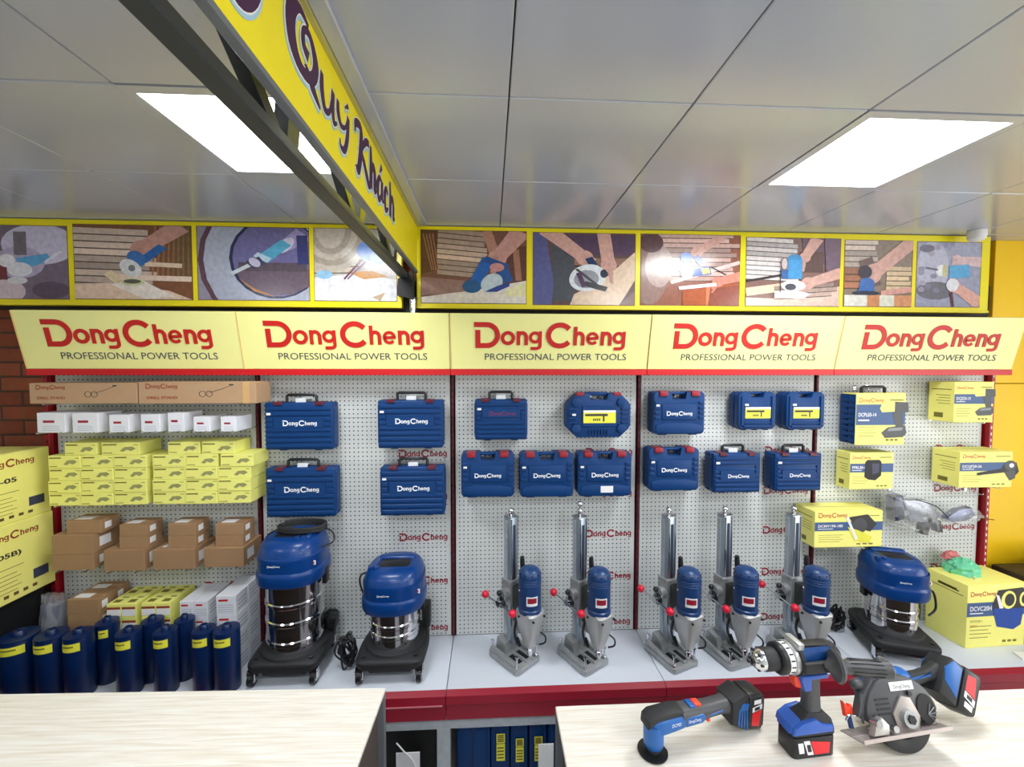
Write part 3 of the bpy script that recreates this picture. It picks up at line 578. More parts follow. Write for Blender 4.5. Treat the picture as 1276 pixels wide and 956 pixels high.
# ---------------------------------------------------------------- counters in front
def wood_mat():
    m, nt, p = node_mat('bleached_wood_laminate'); tc = nt.nodes.new('ShaderNodeTexCoord'); mp = nt.nodes.new('ShaderNodeMapping')
    mp.inputs['Scale'].default_value = (1.2, 26, 1); n = nt.nodes.new('ShaderNodeTexNoise'); n.inputs['Scale'].default_value = 5; n.inputs['Detail'].default_value = 7; n.inputs['Distortion'].default_value = .3
    nt.links.new(tc.outputs['Object'], mp.inputs[0]); nt.links.new(mp.outputs[0], n.inputs['Vector'])
    cr = nt.nodes.new('ShaderNodeValToRGB'); e = cr.color_ramp.elements; e[0].position = .3; e[0].color = lin((212, 203, 187))+(1,); e[1].position = .62; e[1].color = lin((230, 227, 219))+(1,)
    nt.links.new(n.outputs['Fac'], cr.inputs[0]); nt.links.new(cr.outputs[0], p.inputs['Base Color']); p.inputs['Roughness'].default_value = .4; return m
WOODM = wood_mat(); ZK = 1.0
def counter(lab, x0, x1, yb, depth, rz, org):
    t = empty('display_counter', lab, 'counter', (org[0], org[1], 0), rz)
    b = B(); b.box(x0, x1, -depth, 0, ZK-.012, ZK, WOODM, .002, 1); b.obj('worktop', t)
    b = B(); b.box(x0+.02, x1-.02, -depth+.02, -.02, .08, ZK-.0125, BRWN, .003, 1); b.obj('cabinet', t)
    for x in (x0+.0, x1-.024):
        for y in (-depth+.0, -.024):
            b = B(); b.box(x, x+.024, y, y+.024, 0, ZK-.0125, GREY, .002, 1); b.obj('leg', t)
    b = B(); b.box(x0+.03, x1-.03, -depth+.03, -.03, 0, .0795, BLKV); b.obj('plinth', t)
lc = PG(480.6, 857, ZK); l0 = PG(0, 864.7, ZK)
counter('bleached wood topped counter at the lower left, empty top', -2.4, 0, 0, 1.15, math.atan2(lc[1]-l0[1], lc[0]-l0[0]), lc)
rc = PG(692, 880, ZK); counter('bleached wood topped counter at the lower right carrying three cordless tools', 0, 2.6, 0, 1.0, math.radians(-.3), rc)
# ---------------------------------------------------------------- things hung on the back wall
def hooks(x0, x1, y, z, what, up=.012):
    for k, (x, s) in enumerate(((x0, 'left'), (x1, 'right'))):
        b = B(); b.tube([(0, -.004, 0), (0, y*.5, 0), (0, y-.006, 0), (0, y-.01, up*.5), (0, y-.011, up)], .0022, CHR, 6); b.box(-.008, .008, -.006, -.002, -.004, .02, CHR)
        tag(b.obj('peg_hook', None, (x, 0, z)), '%s peg hook under the %s' % (s, what.split(',')[0].replace('handle of the moulded blue', 'moulded')), 'hook', 'metal peg hooks in the back wall')
def front(u0, v0, u1, v1, Y):
    um, vm = (u0+u1)/2, (v0+v1)/2
    x0, x1 = PX(u0, vm, Y)[0], PX(u1, vm, Y)[0]; return x0, x1, PX(um, v1, Y)[1], PX(um, v0, Y)[1]
def ribbed_case(u0, v0, u1, v1, lab, d=.085, wm=LOGW, lw=.5, lz=.56, white_hook=True, sleeve=False):
    Y = -.03-d; x0, x1, z0, z1 = front(u0, v0, u1, v1, Y); W, H = x1-x0, z1-z0
    t = empty('tool_case', lab, 'tool case', ((x0+x1)/2, Y+d, z0), 0, 'blue tool cases hung on the back wall'); h = W/2
    b = B(); b.box(-h, h, -d*.48, -.001, 0, H, BLUE, .008, 3); b.box(-h, h, -d+.006, -d*.52, 0, H, BLUE, .008, 3); b.box(-h+.004, h-.004, -d*.56, -d*.44, .004, H-.004, BLUE)
    n = 8
    for k in range(n):
        zz = H*(.05+.9*k/n)
        if k in (4, 5) and not sleeve:
            b.box(-h+.008, -h+W*.12, -d, -d+.008, zz, zz+H*.075, BLUE, .002, 1); b.box(h-W*.12, h-.008, -d, -d+.008, zz, zz+H*.075, BLUE, .002, 1)
        else: b.box(-h+.008, h-.008, -d, -d+.008, zz, zz+H*.075, BLUE, .003, 1)
    b.box(-h+W*.14, h-W*.14, -d-.0004, -d+.008, H*(lz-.10), H*(lz+.13), BLUE, .001, 1)
    for s in (-1, 1):
        b.box(s*h-.003 if s > 0 else -h-.003, s*h+.003 if s > 0 else -h+.003, -d*.8, -d*.2, H*.1, H*.9, BLUE, .002, 1)
        b.box(s*W*.26-.018, s*W*.26+.018, -d*.75, -d*.3, -.006, .004, BLUE, .002, 1)
    b.obj('body', t)
    for s in (-1, 1):
        b = B(); b.box(s*W*.3-.02, s*W*.3+.02, -d-.003, -d*.3, H-.012, H+.004, REDD, .002, 1); b.obj('latch', t)
    hw = W*.22; b = B()
    b.tube([(-hw, -d*.5, H-.002), (-hw, -d*.5, H+.03), (-hw+.008, -d*.5, H+.036), (hw-.008, -d*.5, H+.036), (hw, -d*.5, H+.03), (hw, -d*.5, H-.002)], .0075, BLK, 8, False); b.obj('handle', t)
    if not sleeve:
        logo(t, wm, -W*lw/2+W*.02, -d-.0006, H*lz-.012, W*lw, name='wordmark')
        b = B(); b.box(-h+.012, -h+.032, -d-.0015, -d-.0005, H*.74, H*.74+.011, WHITE); b.obj('price_sticker', t)
    if white_hook:
        b = B(); b.box(-.025, .025, -.006, 0, .0, .045, mat('white_hook_plate', (225, 230, 232), .3), .002, 1); b.box(-.025, .025, -.08, -.006, .026, .029, mat('white_hook_plate', (225, 230, 232), .3), .001, 1); b.box(-.025, .025, -.083, -.08, .010, .034, mat('white_hook_plate', (225, 230, 232), .3), .001, 1)
        tag(b.obj('hanger_hook', None, ((x0+x1)/2, -.0025, z1-.02+.006)), 'white hook in handle of the '+lab.split(',')[0], 'hook', 'hanger hooks')
    return t, W, H, d
rcs = [((329, 502, 414.5, 561), 'large ribbed blue case at the upper left, above another'), ((470.4, 499, 551.6, 559), 'large ribbed blue case, upper one in the right column of second bay'),
       ((330.5, 584, 417.5, 645), 'large ribbed blue case directly above the tall vacuum cleaner'), ((473.4, 582.5, 553.5, 643), 'large ribbed blue case, lower one in the right column of second bay')]
for r, l in rcs: ribbed_case(*r, l, wm=LOGW)
ribbed_case(591.8, 498, 657, 548.5, 'ribbed blue case whose wordmark is faded dark red', wm=LOGF, lz=.66)
ribbed_case(889.5, 565.5, 948.7, 614.5, 'ribbed blue case with black handle, middle of the fourth bay lower row', d=.1, lw=.44, lz=.44)
ribbed_case(966.7, 565.5, 1025, 612.5, 'ribbed blue case hanging across the dark red post', d=.1, lw=.44, lz=.44)
def molded_case(u0, v0, u1, v1, lab, d=.095, label=False):
    Y = -.03-d; x0, x1, z0, z1 = front(u0, v0, u1, v1, Y); W, H = x1-x0, z1-z0; h = W/2
    t = empty('tool_case', lab, 'tool case', ((x0+x1)/2, Y+d, z0), 0, 'blue moulded cases with sunken handle'); q = W*.15; dn = H*.17
    top = [(q, H-.0), (q-.008, H-dn), (-q+.008, H-dn), (-q, H-.0)]
    o = rrect(-h, h, 0, H, .022, 4); i = next(k for k, p_ in enumerate(o) if p_[0] < 0 and p_[1] > H*.6)
    ol = o[:i]+top+o[i:]
    b = B(); b.prism(ol, -d*.48, -.002, BLUE, 'y', .004); b.prism(ol, -d+.008, -d*.52, BLUE, 'y', .004); b.prism(inset(ol, .004), -d*.55, -d*.45, BLUE, 'y')
    for s in (-1, 1):
        for k in range(4): zz = H*(.36+k*.115); b.box(min(s*h*.96, s*h*.76), max(s*h*.96, s*h*.76), -d+.001, -d+.012, zz, zz+H*.07, BLUE, .003, 1)
        b.box(s*W*.3-.022, s*W*.3+.022, -d*.8, -d*.3, -.006, .003, BLUE, .002, 1)
    b.box(-W*.34, W*.34, -d+.003, -d+.012, H*.33, H*.72, BLUE, .005, 2)
    b.prism([(-h*.9, H*.06), (-h*.5, H*.02), (h*.5, H*.02), (h*.9, H*.06), (h*.9, H*.22), (h*.5, H*.27), (-h*.5, H*.27), (-h*.9, H*.22)], -d+.002, -d+.012, BLUE, 'y', .003)
    b.obj('body', t)
    b = B(); b.box(-q-.004, q+.004, -d*.7, -d*.35, H-.016, H-.001, BLUE, .006, 3); b.obj('handle', t)
    for s in (-1, 1):
        b = B(); b.box(s*W*.31-.022, s*W*.31+.022, -d-.002, -d*.35, H-.022, H+.004, REDL, .004, 2); b.obj('latch', t)
    logo(t, LOGW, -W*.25, -d+.0024, H*.44, W*.5, name='wordmark')
    b = B(); b.box(-h+.012, -h+.030, -d+.0000, -d+.0008, H*.66, H*.66+.010, WHITE); b.obj('price_sticker', t)
    if label: b = B(); b.box(-W*.08, W*.15, -d+.0008, -d+.0018, H*.09, H*.24, WHITE); b.obj('white_label', t)
    hooks((x0+x1)/2-W*.06, (x0+x1)/2+W*.06, -.06, z1-dn+.004, 'handle of the '+lab.split(',')[0][:60], .01)
for r, l, q in (((574.5, 565, 641, 620), 'moulded blue case at the left of the middle bay lower row', 0), ((648, 565, 715, 620), 'moulded blue case in the centre of the middle bay lower row', 0), ((720.6, 564.5, 787.6, 619), 'moulded blue case with a white label below its wordmark', 1),
                ((815, 488.5, 879, 541.5), 'moulded blue case at the upper left of the fourth bay', 0), ((809, 559, 872, 612), 'moulded blue case at the lower left of the fourth bay', 0)): molded_case(*r, l, label=q)
def label_case(u0, v0, u1, v1, lab, d=.1, octo=False):
    Y = -.03-d; x0, x1, z0, z1 = front(u0, v0, u1, v1, Y); W, H = x1-x0, z1-z0; h = W/2; q = W*(.15 if octo else .2); dn = H*.14
    t = empty('tool_case', lab, 'tool case', ((x0+x1)/2, Y+d, z0), 0, 'blue cases with a yellow front label')
    c = W*.17 if octo else .018
    ol = [(-h+c, 0), (h-c, 0), (h-c*.2, c*.75), (h, c*1.1), (h, H-c*1.1), (h-c*.25, H-c*.7), (h-c, H), (q, H), (q-.01, H-dn), (-q+.01, H-dn), (-q, H), (-h+c, H), (-h+c*.25, H-c*.7), (-h, H-c*1.1), (-h, c*1.1), (-h+c*.2, c*.75)]
    b = B(); b.prism(ol, -d*.48, -.002, BLUE, 'y', .004); b.prism(ol, -d+.008, -d*.52, BLUE, 'y', .004); b.prism(inset(ol, .004), -d*.55, -d*.45, BLUE, 'y')
    if octo:
        for sx in (-1, 1):
            for sz in (0, 1):
                cx_, cz_ = sx*(h-W*.15), (H*.2 if sz == 0 else H*.8)
                b.prism([(cx_+.026*math.cos(a), cz_+.026*math.sin(a)) for a in (2*PI*i/6 for i in range(6))], -d-.002, -d+.01, BLUE, 'y', .004)
            for k in range(4): zz = H*(.32+.1*k); b.box(sx*h*.82-.02, sx*h*.82+.02, -d, -d+.01, zz, zz+H*.05, BLUE, .002, 1)
        for k in range(7): xx = -W*.14+k*W*.046; b.box(xx-.003, xx+.003, -d, -d+.01, H*.07, H*.17, BLUE, .001, 1)
        b.box(-W*.26, W*.26, -d+.002, -d+.01, H*.24, H*.72, BLUE, .004, 1)
    else:
        for a in ((-h+.012, -h+.026, .02, H-.02), (h-.026, h-.012, .02, H-.02), (-h+.026, h-.026, .012, .024), (-h+.026, h-.026, H*.16, H*.20)): b.box(a[0], a[1], -d+.001, -d+.01, a[2], a[3], BLUE, .002, 1)
        for s in (-1, 0, 1): b.box(s*W*.3-.012, s*W*.3+.012, -d*.8, -d*.3, -.006, .003, BLKV, .002, 1)
    b.obj('body', t)
    b = B(); b.box(-q-.004, q+.004, -d*.7, -d*.35, H-.013, H+(.006 if octo else 0), BLUE, .006, 3); b.obj('handle', t)
    if octo:
        for s in (-1, 1): b = B(); b.box(s*W*.29-.02, s*W*.29+.02, -d*.95, -d*.35, H-.012, H+.004, REDL, .003, 1); b.obj('latch', t)
    lx0, lx1, lz0, lz1 = (-W*.24, W*.26, H*.33, H*.62) if octo else (-W*.32, W*.36, H*.30, H*.60)
    b = B(); yy = -d+(.002 if octo else .0078); b.box(lx0, lx1, yy-.0012, yy, lz0, lz1, YLAB)
    w_, g = lx1-lx0, lz1-lz0
    b.box(lx0, lx1, yy-.0018, yy-.0012, lz0+g*.82, lz1, WHITE); b.box(lx0+w_*.05, lx0+w_*.75, yy-.0018, yy-.0012, lz0+g*.55, lz0+g*.72, INK); b.box(lx0+w_*.6, lx0+w_*.65, yy-.0018, yy-.0012, lz0+g*.12, lz0+g*.55, INK)
    for k in range(4): b.box(lx0+w_*(.3+.06*k), lx0+w_*(.34+.06*k), yy-.0018, yy-.0012, lz0+g*.18, lz0+g*.36, INK)
    b.obj('yellow_label', t)
    b = B(); b.box(-h+.03, -h+.048, -d-.0006 if not octo else -d-.0006, -d+.0075, H*(.64 if not octo else .5), H*(.64 if not octo else .5)+.010, WHITE); b.obj('price_sticker', t)
    hooks((x0+x1)/2-W*.07, (x0+x1)/2+W*.07, -.06, z1-dn+.004, 'handle of the '+lab.split(',')[0][:60], .01)
label_case(706, 490.5, 786.6, 545.5, 'eight-sided blue case with yellow label, top right of the middle bay', .09, True)
label_case(921.6, 489, 968, 535.5, 'small square blue case with yellow label, the left one of two')
label_case(981.5, 489, 1029, 535.5, 'small square blue case with yellow label, overlapping the dark red post')
# yellow retail boxes with the slate blue band
def tool_shape(t, kind, cx, cz, s, y):
    """the picture printed on a box front"""
    b = B(); D = lambda pts, m, k=0: b.poly([(cx+p_[0]*s, y-.0003*k, cz+p_[1]*s) for p_ in pts], m)
    El = lambda x, z, rx, rz, m, k=0, n=16: D([(x+rx*math.cos(2*PI*i/n), z+rz*math.sin(2*PI*i/n)) for i in range(n)], m, k)
    if kind == 'drill':
        D([(-.36, .30), (-.30, .44), (.1, .46), (.1, .22), (-.3, .20)], YBOX, 1); D([(.05, .48), (.42, .46), (.44, .2), (.05, .18)], GRYD, 2); D([(-.02, .2), (.26, .2), (.3, -.18), (.1, -.2)], GRYD, 1)
        D([(-.12, -.2), (.34, -.14), (.4, -.34), (.3, -.46), (-.2, -.48), (-.3, -.34)], GRYD, 2); D([(-.1, -.22), (.3, -.2), (.26, -.28), (-.14, -.3)], GREY, 3)
    elif kind == 'battery':
        D([(-.36, .36), (-.26, .46), (.3, .46), (.4, .36), (.4, -.24), (.14, -.46), (-.2, -.42), (-.38, -.3)], BLK2, 1); D([(-.05, .3), (.3, .3), (.3, -.1), (0, -.2)], mat('dark_slate_print', (60, 62, 88), .5), 2)
    elif kind == 'blower':
        D([(-.8, -.12), (.0, .0), (.1, .14), (.5, .2), (.6, -.1), (.4, -.3), (.1, -.12), (-.8, -.2)], INK, 1); El(.3, .1, .2, .16, GRYD, 2); El(.34, .1, .08, .07, WHITE, 3); D([(.1, -.1), (.3, -.38), (.48, -.3), (.46, -.05)], GRYD, 2)
    elif kind == 'saw':
        D([(-.4, .32), (.2, .4), (.5, .1), (.3, -.14), (-.2, .0)], INK, 1); El(-.05, .05, .24, .24, GRYD, 2); D([(-.44, .02), (-.2, -.42), (.28, -.5), (.36, -.3), (-.08, -.1)], YLAB, 3); D([(-.5, .3), (-.44, .34), (-.1, -.36), (-.18, -.4)], WHITE, 4)
    elif kind == 'vacuum':
        D([(-.42, .12), (-.3, .42), (.3, .46), (.5, .2), (.44, -.02), (-.4, .0)], INK, 1); D([(-.42, .02), (.34, -.0), (.28, -.36), (.1, -.46), (-.3, -.38)], mat('royal_blue_print', (30, 72, 160), .4), 2)
        El(-.04, .2, .18, .2, YBOX, 3); El(-.02, .2, .12, .14, INK, 4); El(.32, .2, .1, .16, YBOX, 3); El(.33, .2, .06, .1, INK, 4); D([(-.36, .34), (-.28, .3), (-.16, .02), (-.26, .02)], WHITE, 4)
    b.obj('product_picture', t)
def carton_front(t, W, H, d, kind, ps, px_, pz, code, band=(.46, .70), lw=.42):
    y = -d-.0006; h = W/2
    b = B(); b.box(-h+.001, h-.001, y, -d+.0002, H*band[0], H*band[1], BAND); b.obj('blue_band', t)
    logo(t, LOGR if False else mat('orange_red_print', (205, 105, 60), .5), -h+W*.05, y, H*.82, W*lw, name='wordmark')
    b = B()
    b.box(h-W*.32, h-W*.05, y, -d, H*.855, H*.875, INKO)
    for k in range(4): b.box(-h+W*.06, -h+W*(.06+.36-.05*(k % 2)), y, -d, H*(.34-.06*k), H*(.348-.06*k), INKO)
    for k in range(3): b.box(-h+W*(.62+.09*k), -h+W*(.68+.09*k), y, -d, H*.07, H*.105, INKO)
    b.obj('small_print', t)
    text(t, code, WHITE, -h+W*.05, y-.0004, H*(band[0]+.42*(band[1]-band[0])), H*.1, W*.36, bold=.02, name='model_code')
    b = B(); b.box(-h+W*.05, -h+W*.27, y-.0005, y, H*(band[0]+.2*(band[1]-band[0])), H*(band[0]+.27*(band[1]-band[0])), WHITE); b.obj('code_underline', t)
    tool_shape(t, kind, -h+W*px_, H*pz, ps, y-.0006)
def side_print(t, W, H, d, yaw=False):
    b = B(); x = -W/2-.0005
    b.box(x, x+.0006, -d*.88, -d*.12, H*.8, H*.82, INKO)
    for k in range(4): b.box(x, x+.0006, -d*.85, -d*(.3+.1*(k % 2)), H*(.66-.07*k), H*(.672-.07*k), INKO)
    b.box(x, x+.0006, -d*.6, -d*.25, H*.1, H*.22, INKO); b.obj('side_print', t)
def retail_box(u0, v0, u1, v1, lab, d, kind, ps, px_, pz, code, back=.02, band=(.46, .70)):
    Y = -back-d; x0, x1, z0, z1 = front(u0, v0, u1, v1, Y); W, H = x1-x0, z1-z0
    t = empty('retail_box', lab, 'box', ((x0+x1)/2, Y+d, z0), 0)
    b = B(); b.box(-W/2, W/2, -d, 0, 0, H, YBOX, .002, 1); b.box(-W/2+.002, W/2-.002, -d*.5-.001, -d*.5+.001, H, H+.0006, INKO); b.obj('carton', t)
    carton_front(t, W, H, d, kind, ps, px_, pz, code, band); side_print(t, W, H, d)
    hooks(x0+W*.15, x1-W*.3, -d-back-.005, z0-.0035, lab, .008)
    return t
retail_box(1189, 476, 1238, 526.6, 'small yellow box picturing a cordless drill, top right', .13, 'drill', .15, .74, .5, 'DCJZ20-10')
retail_box(1059, 564, 1113, 609.6, 'small yellow box picturing a dark rounded battery', .09, 'battery', .12, .52, .52, 'FFBL20-40')
retail_box(1195.7, 563, 1261.5, 607.5, 'wide yellow box overhanging the yellow wall at the right', .14, 'blower', .17, .78, .52, 'DCQF20-26')
retail_box(1015, 637, 1099.7, 682, 'wide yellow box picturing a circular saw, beside the last drill stand', .14, 'saw', .17, .68, .55, 'DCMY190-185')
t, W, H, d = ribbed_case(1066.5, 491, 1100, 553, 'PLACEHOLDER', d=.10, sleeve=True) if False else (None,)*4
Y = -.135; x0, x1, z0, z1 = front(1066.5, 490, 1128, 554, Y); W, H = x1-x0, z1-z0; d = .10
t = empty('sleeved_case', 'dark blue case in a yellow paper sleeve with a drill picture', 'tool case', ((x0+x1)/2, -.03, z0))
b = B(); b.box(-W/2, W/2-.01, -.05, -.001, 0, H-.008, BLUE, .006); b.box(-W/2, W/2-.01, -d, -.054, 0, H-.008, BLUE, .006)
for k in range(8): zz = H*(.05+.11*k); b.box(-W/2-.004, -W/2+.002, -d+.01, -.012, zz, zz+H*.06, BLUE, .002, 1)
b.obj('body', t)
b = B(); b.tube([(-.06, -.05, H-.01), (-.06, -.05, H+.025), (-.05, -.05, H+.03), (.06, -.05, H+.03), (.07, -.05, H+.025), (.07, -.05, H-.01)], .008, BLK, 8, False); b.obj('handle', t)
b = B(); b.box(-W/2, W/2, -d-.0045, -d-.0005, -.002, H, YBOX, .001, 1); b.box(W/2-.003, W/2, -d-.0005, -.003, -.002, H, YBOX); b.box(-W/2, W/2, -d-.0005, -.02, H-.0075, H-.0015, YBOX); b.obj('paper_sleeve', t)
carton_front(t, W, H, d+.0045, 'drill', .2, .74, .48, 'DCPL03-14', (.38, .78), .5)
hooks((x0+x1)/2-.03, (x0+x1)/2+.04, -.08, z1+.016, 'handle of the sleeved case', .01)
# clear bags of dark tools
def film_mat():
    m, nt, p = node_mat('clear_crinkled_film'); p.inputs['Base Color'].default_value = (.9, .93, .95, 1); p.inputs['Roughness'].default_value = .07; p.inputs['Transmission Weight'].default_value = .0; p.inputs['Alpha'].default_value = .2
    p.inputs['Specular IOR Level'].default_value = 1; p.inputs['Coat Weight'].default_value = 1
    return m
FILM = film_mat()
def crumple(pts, d, seed, amp=.012, nx=14, nz=10):
    """a pillow-like crumpled film bag over an outline given as left/right chains"""
    r = random.Random(seed); b = B(); L, R_ = pts; rings = []
    for j in range(nz+1):
        f = j/nz; k = f*(len(L)-1); i = min(int(k), len(L)-2); q = k-i
        a = Vector(L[i]).lerp(Vector(L[i+1]), q); c = Vector(R_[i]).lerp(Vector(R_[i+1]), q); ring = []
        for s in (1, -1):
            for i2 in range(nx):
                g = i2/(nx-1)
                g = g if s > 0 else 1-g
                p_ = a.lerp(c, g); th = d/2*math.sin(PI*max(.03, min(.97, g)))**.6*math.sin(PI*max(.04, min(.96, f)))**.4
                ring.append((p_.x+r.uniform(-amp, amp)*.5, -s*(th+r.uniform(-amp, amp)), p_.y+r.uniform(-amp, amp)*.5))
        rings.append(ring)
    b.loft(rings, FILM); return b
def pxl(l, Y, o): return [(PX(u, v, Y)[0]-o[0], PX(u, v, Y)[1]-o[1]) for u, v in l]
o = PX(1145, 645, -.09); t = empty('bagged_tool', 'dark grey tool in a clear crumpled bag hung on the pegboard, left of two', 'bagged tool', (o[0], -.09, o[1]))
b = B(); W_ = pxl([(1108, 618), (1120, 616), (1122, 645), (1110, 648)], -.09, o); b.prism(W_, -.03, .03, mat('dark_slate_metal', (60, 62, 84), .3, .5), 'y', .008)
W_ = pxl([(1120, 622), (1150, 622), (1168, 640), (1160, 652), (1130, 648)], -.09, o); b.prism(W_, -.02, .03, mat('silver_grey_part', (150, 154, 164), .25, .7), 'y', .008)
for q in ([(1150, 640), (1158, 645), (1152, 666), (1144, 664)], [(1160, 650), (1168, 648), (1171, 662), (1165, 662)]): b.prism(pxl(q, -.09, o), -.02, .02, GRYD, 'y', .004)
b.obj('tool_body', t)
c1 = crumple((pxl([(1101, 614), (1100, 632), (1103, 650), (1138, 664)], -.09, o), pxl([(1122, 611), (1158, 622), (1172, 640), (1172, 664)], -.09, o)), .11, 5); c1.obj('clear_bag', t, sharp=10)
b = B(); b.tube([(PX(1126, 618, -.09)[0]-o[0], -.065, PX(1126, 618, -.09)[1]-o[1]), (PX(1150, 626, -.09)[0]-o[0], -.068, PX(1150, 626, -.09)[1]-o[1]), (PX(1166, 641, -.09)[0]-o[0], -.066, PX(1166, 641, -.09)[1]-o[1])], .0025, BLK, 6); b.obj('bag_seam', t)
o = PX(1195, 642, -.09); t = empty('bagged_tool', 'grey tool in a twisted clear bag beside the yellow wall, right of two', 'bagged tool', (o[0], -.09, o[1]))
b = B(); b.prism(pxl([(1174, 645), (1190, 634), (1206, 631), (1212, 641), (1200, 648), (1184, 650)], -.09, o), -.02, .02, mat('blue_grey_metal', (112, 118, 146), .3, .6), 'y', .008); b.obj('tool_body', t)
c1 = crumple((pxl([(1175, 646), (1180, 638), (1190, 628), (1212, 632), (1220, 640)], -.09, o), pxl([(1176, 649), (1188, 654), (1206, 655), (1216, 648), (1224, 643)], -.09, o)), .08, 9, .009, 12, 10); c1.obj('clear_bag', t, sharp=10)
b = B(); b.tube([(PX(1218, 642, -.09)[0]-o[0], 0, PX(1218, 642, -.09)[1]-o[1]), (PX(1230, 647, -.09)[0]-o[0], .01, PX(1230, 647, -.09)[1]-o[1]), (PX(1242, 649, -.09)[0]-o[0], .012, PX(1242, 649, -.09)[1]-o[1])], .003, mat('brass_wire', (150, 110, 50), .35, .8), 6); b.obj('tie_wire', t)
hooks(PX(1112, 612, -.02)[0], PX(1206, 630, -.02)[0], -.08, PX(1150, 613, -.02)[1], 'clear bags of tools', .01)
# ---------------------------------------------------------------- left bay: cartons
def simple_box(name, lab, cat, group, x0, x1, y0, y1, z0, z1, m, deco=None, bev=.0015):
    t = empty(name, lab, cat, ((x0+x1)/2, y1, z0), 0, group)
    W, H, d = x1-x0, z1-z0, y1-y0
    b = B(); b.box(-W/2, W/2, -d, 0, 0, H, m, bev, 1); b.obj('carton', t)
    if deco: deco(t, W, H, d)
    return t
# two long tan cartons on top
def long_deco(t, W, H, d):
    y = -d-.0005; logo(t, mat('russet_print', (150, 62, 40), .6), -W*.44, y, H*.68, W*.27, name='wordmark')
    text(t, 'DRILL STAND', mat('russet_print', (150, 62, 40), .6), -W*.43, y, H*.22, H*.17, W*.26, bold=.03, name='printed_name')
    b = B(); 
    for x in (0, .06): b.tube([(W*(.04+x)+.014*math.cos(a), y, H*.45+.014*math.sin(a)) for a in (2*PI*i/10 for i in range(11))], .0012, INK, 4, False)
    b.tube([(W*.1, y, H*.5), (W*.2, y, H*.66), (W*.3, y, H*.86)], .0012, INK, 4, False); b.box(W*.27, W*.31, y-.0003, y+.0003, H*.84, H*.9, INK)
    b.obj('line_drawing', t)
Y = -.20
for k, (r, l) in enumerate((((36.5, 477.5, 171, 503), 'long tan carton at the top left, partly over the brick wall'), ((172.5, 476, 319, 503), 'long tan carton at the top, its right end taped'))):
    x0, x1, z0, z1 = front(*r, Y); t = simple_box('long_carton', l, 'box', 'long tan cartons', x0, x1, Y, Y+.13, z0, z1, KRAF2, long_deco)
    if k: b = B(); b.box((x1-x0)/2-.06, (x1-x0)/2-.03, -.1305, -.1, -.0, z1-z0+.0006, mat('tan_tape', (205, 165, 110), .3)); b.obj('tape', t)
    for q, s in ((max(x0, .03)+.06, 'left'), (x1-.08, 'right')):
        b = B(); b.tube([(0, -.004, 0), (0, -.19, 0), (0, -.197, .008)], .003, CHR, 6); b.box(-.008, .008, -.006, -.002, -.004, .02, CHR); tag(b.obj('peg_hook', None, (q, 0, z0-.0045)), '%s metal peg hook carrying the %s' % (s, l.split(',')[0]), 'hook', 'metal peg hooks in the back wall')
# seven white cartons
Y = -.20
WB = [(46, 514.5, 81, 539.5), (90, 514.5, 122, 539.5), (136, 517, 160.5, 539), (175.5, 516.5, 199, 538.5), (209, 514.5, 229, 538), (241, 519.5, 261.6, 538), (275, 519.5, 294.5, 538)]
for k, r in enumerate(WB):
    x0, x1, z0, z1 = front(*r, Y)
    def deco(t, W, H, d):
        b = B(); s = random.Random(k).uniform(-.1, .12); b.box(-W*.28, W*.12, -d-.0006, -d, H*.5, H*.62, LOGM); b.obj('red_print', t)
        b = B()
        for q in range(3): b.box(-W*.3, W*.3, -d-.0005, -d, H*(.12+.1*q), H*(.14+.1*q), mat('grey_print', (170, 175, 190), .6))
        b.obj('small_print', t)
    simple_box('white_carton', '%s small white carton from the left under the tan cartons' % ORD[k], 'box', 'white cartons in a row under the tan ones', x0, x1, Y, Y+.13, z0, z1, WBOX, deco)
    for q in (x0+.012, x1-.012):
        b = B(); b.tube([(0, -.004, 0), (0, -.2, 0), (0, -.208, .008)], .0022, CHR, 6); tag(b.obj('peg_hook', None, (q, 0, z0-.003)), '%s metal peg hook under the %s small white carton from the left' % ('left' if q < (x0+x1)/2 else 'right', ORD[k]), 'hook', 'metal peg hooks in the back wall')
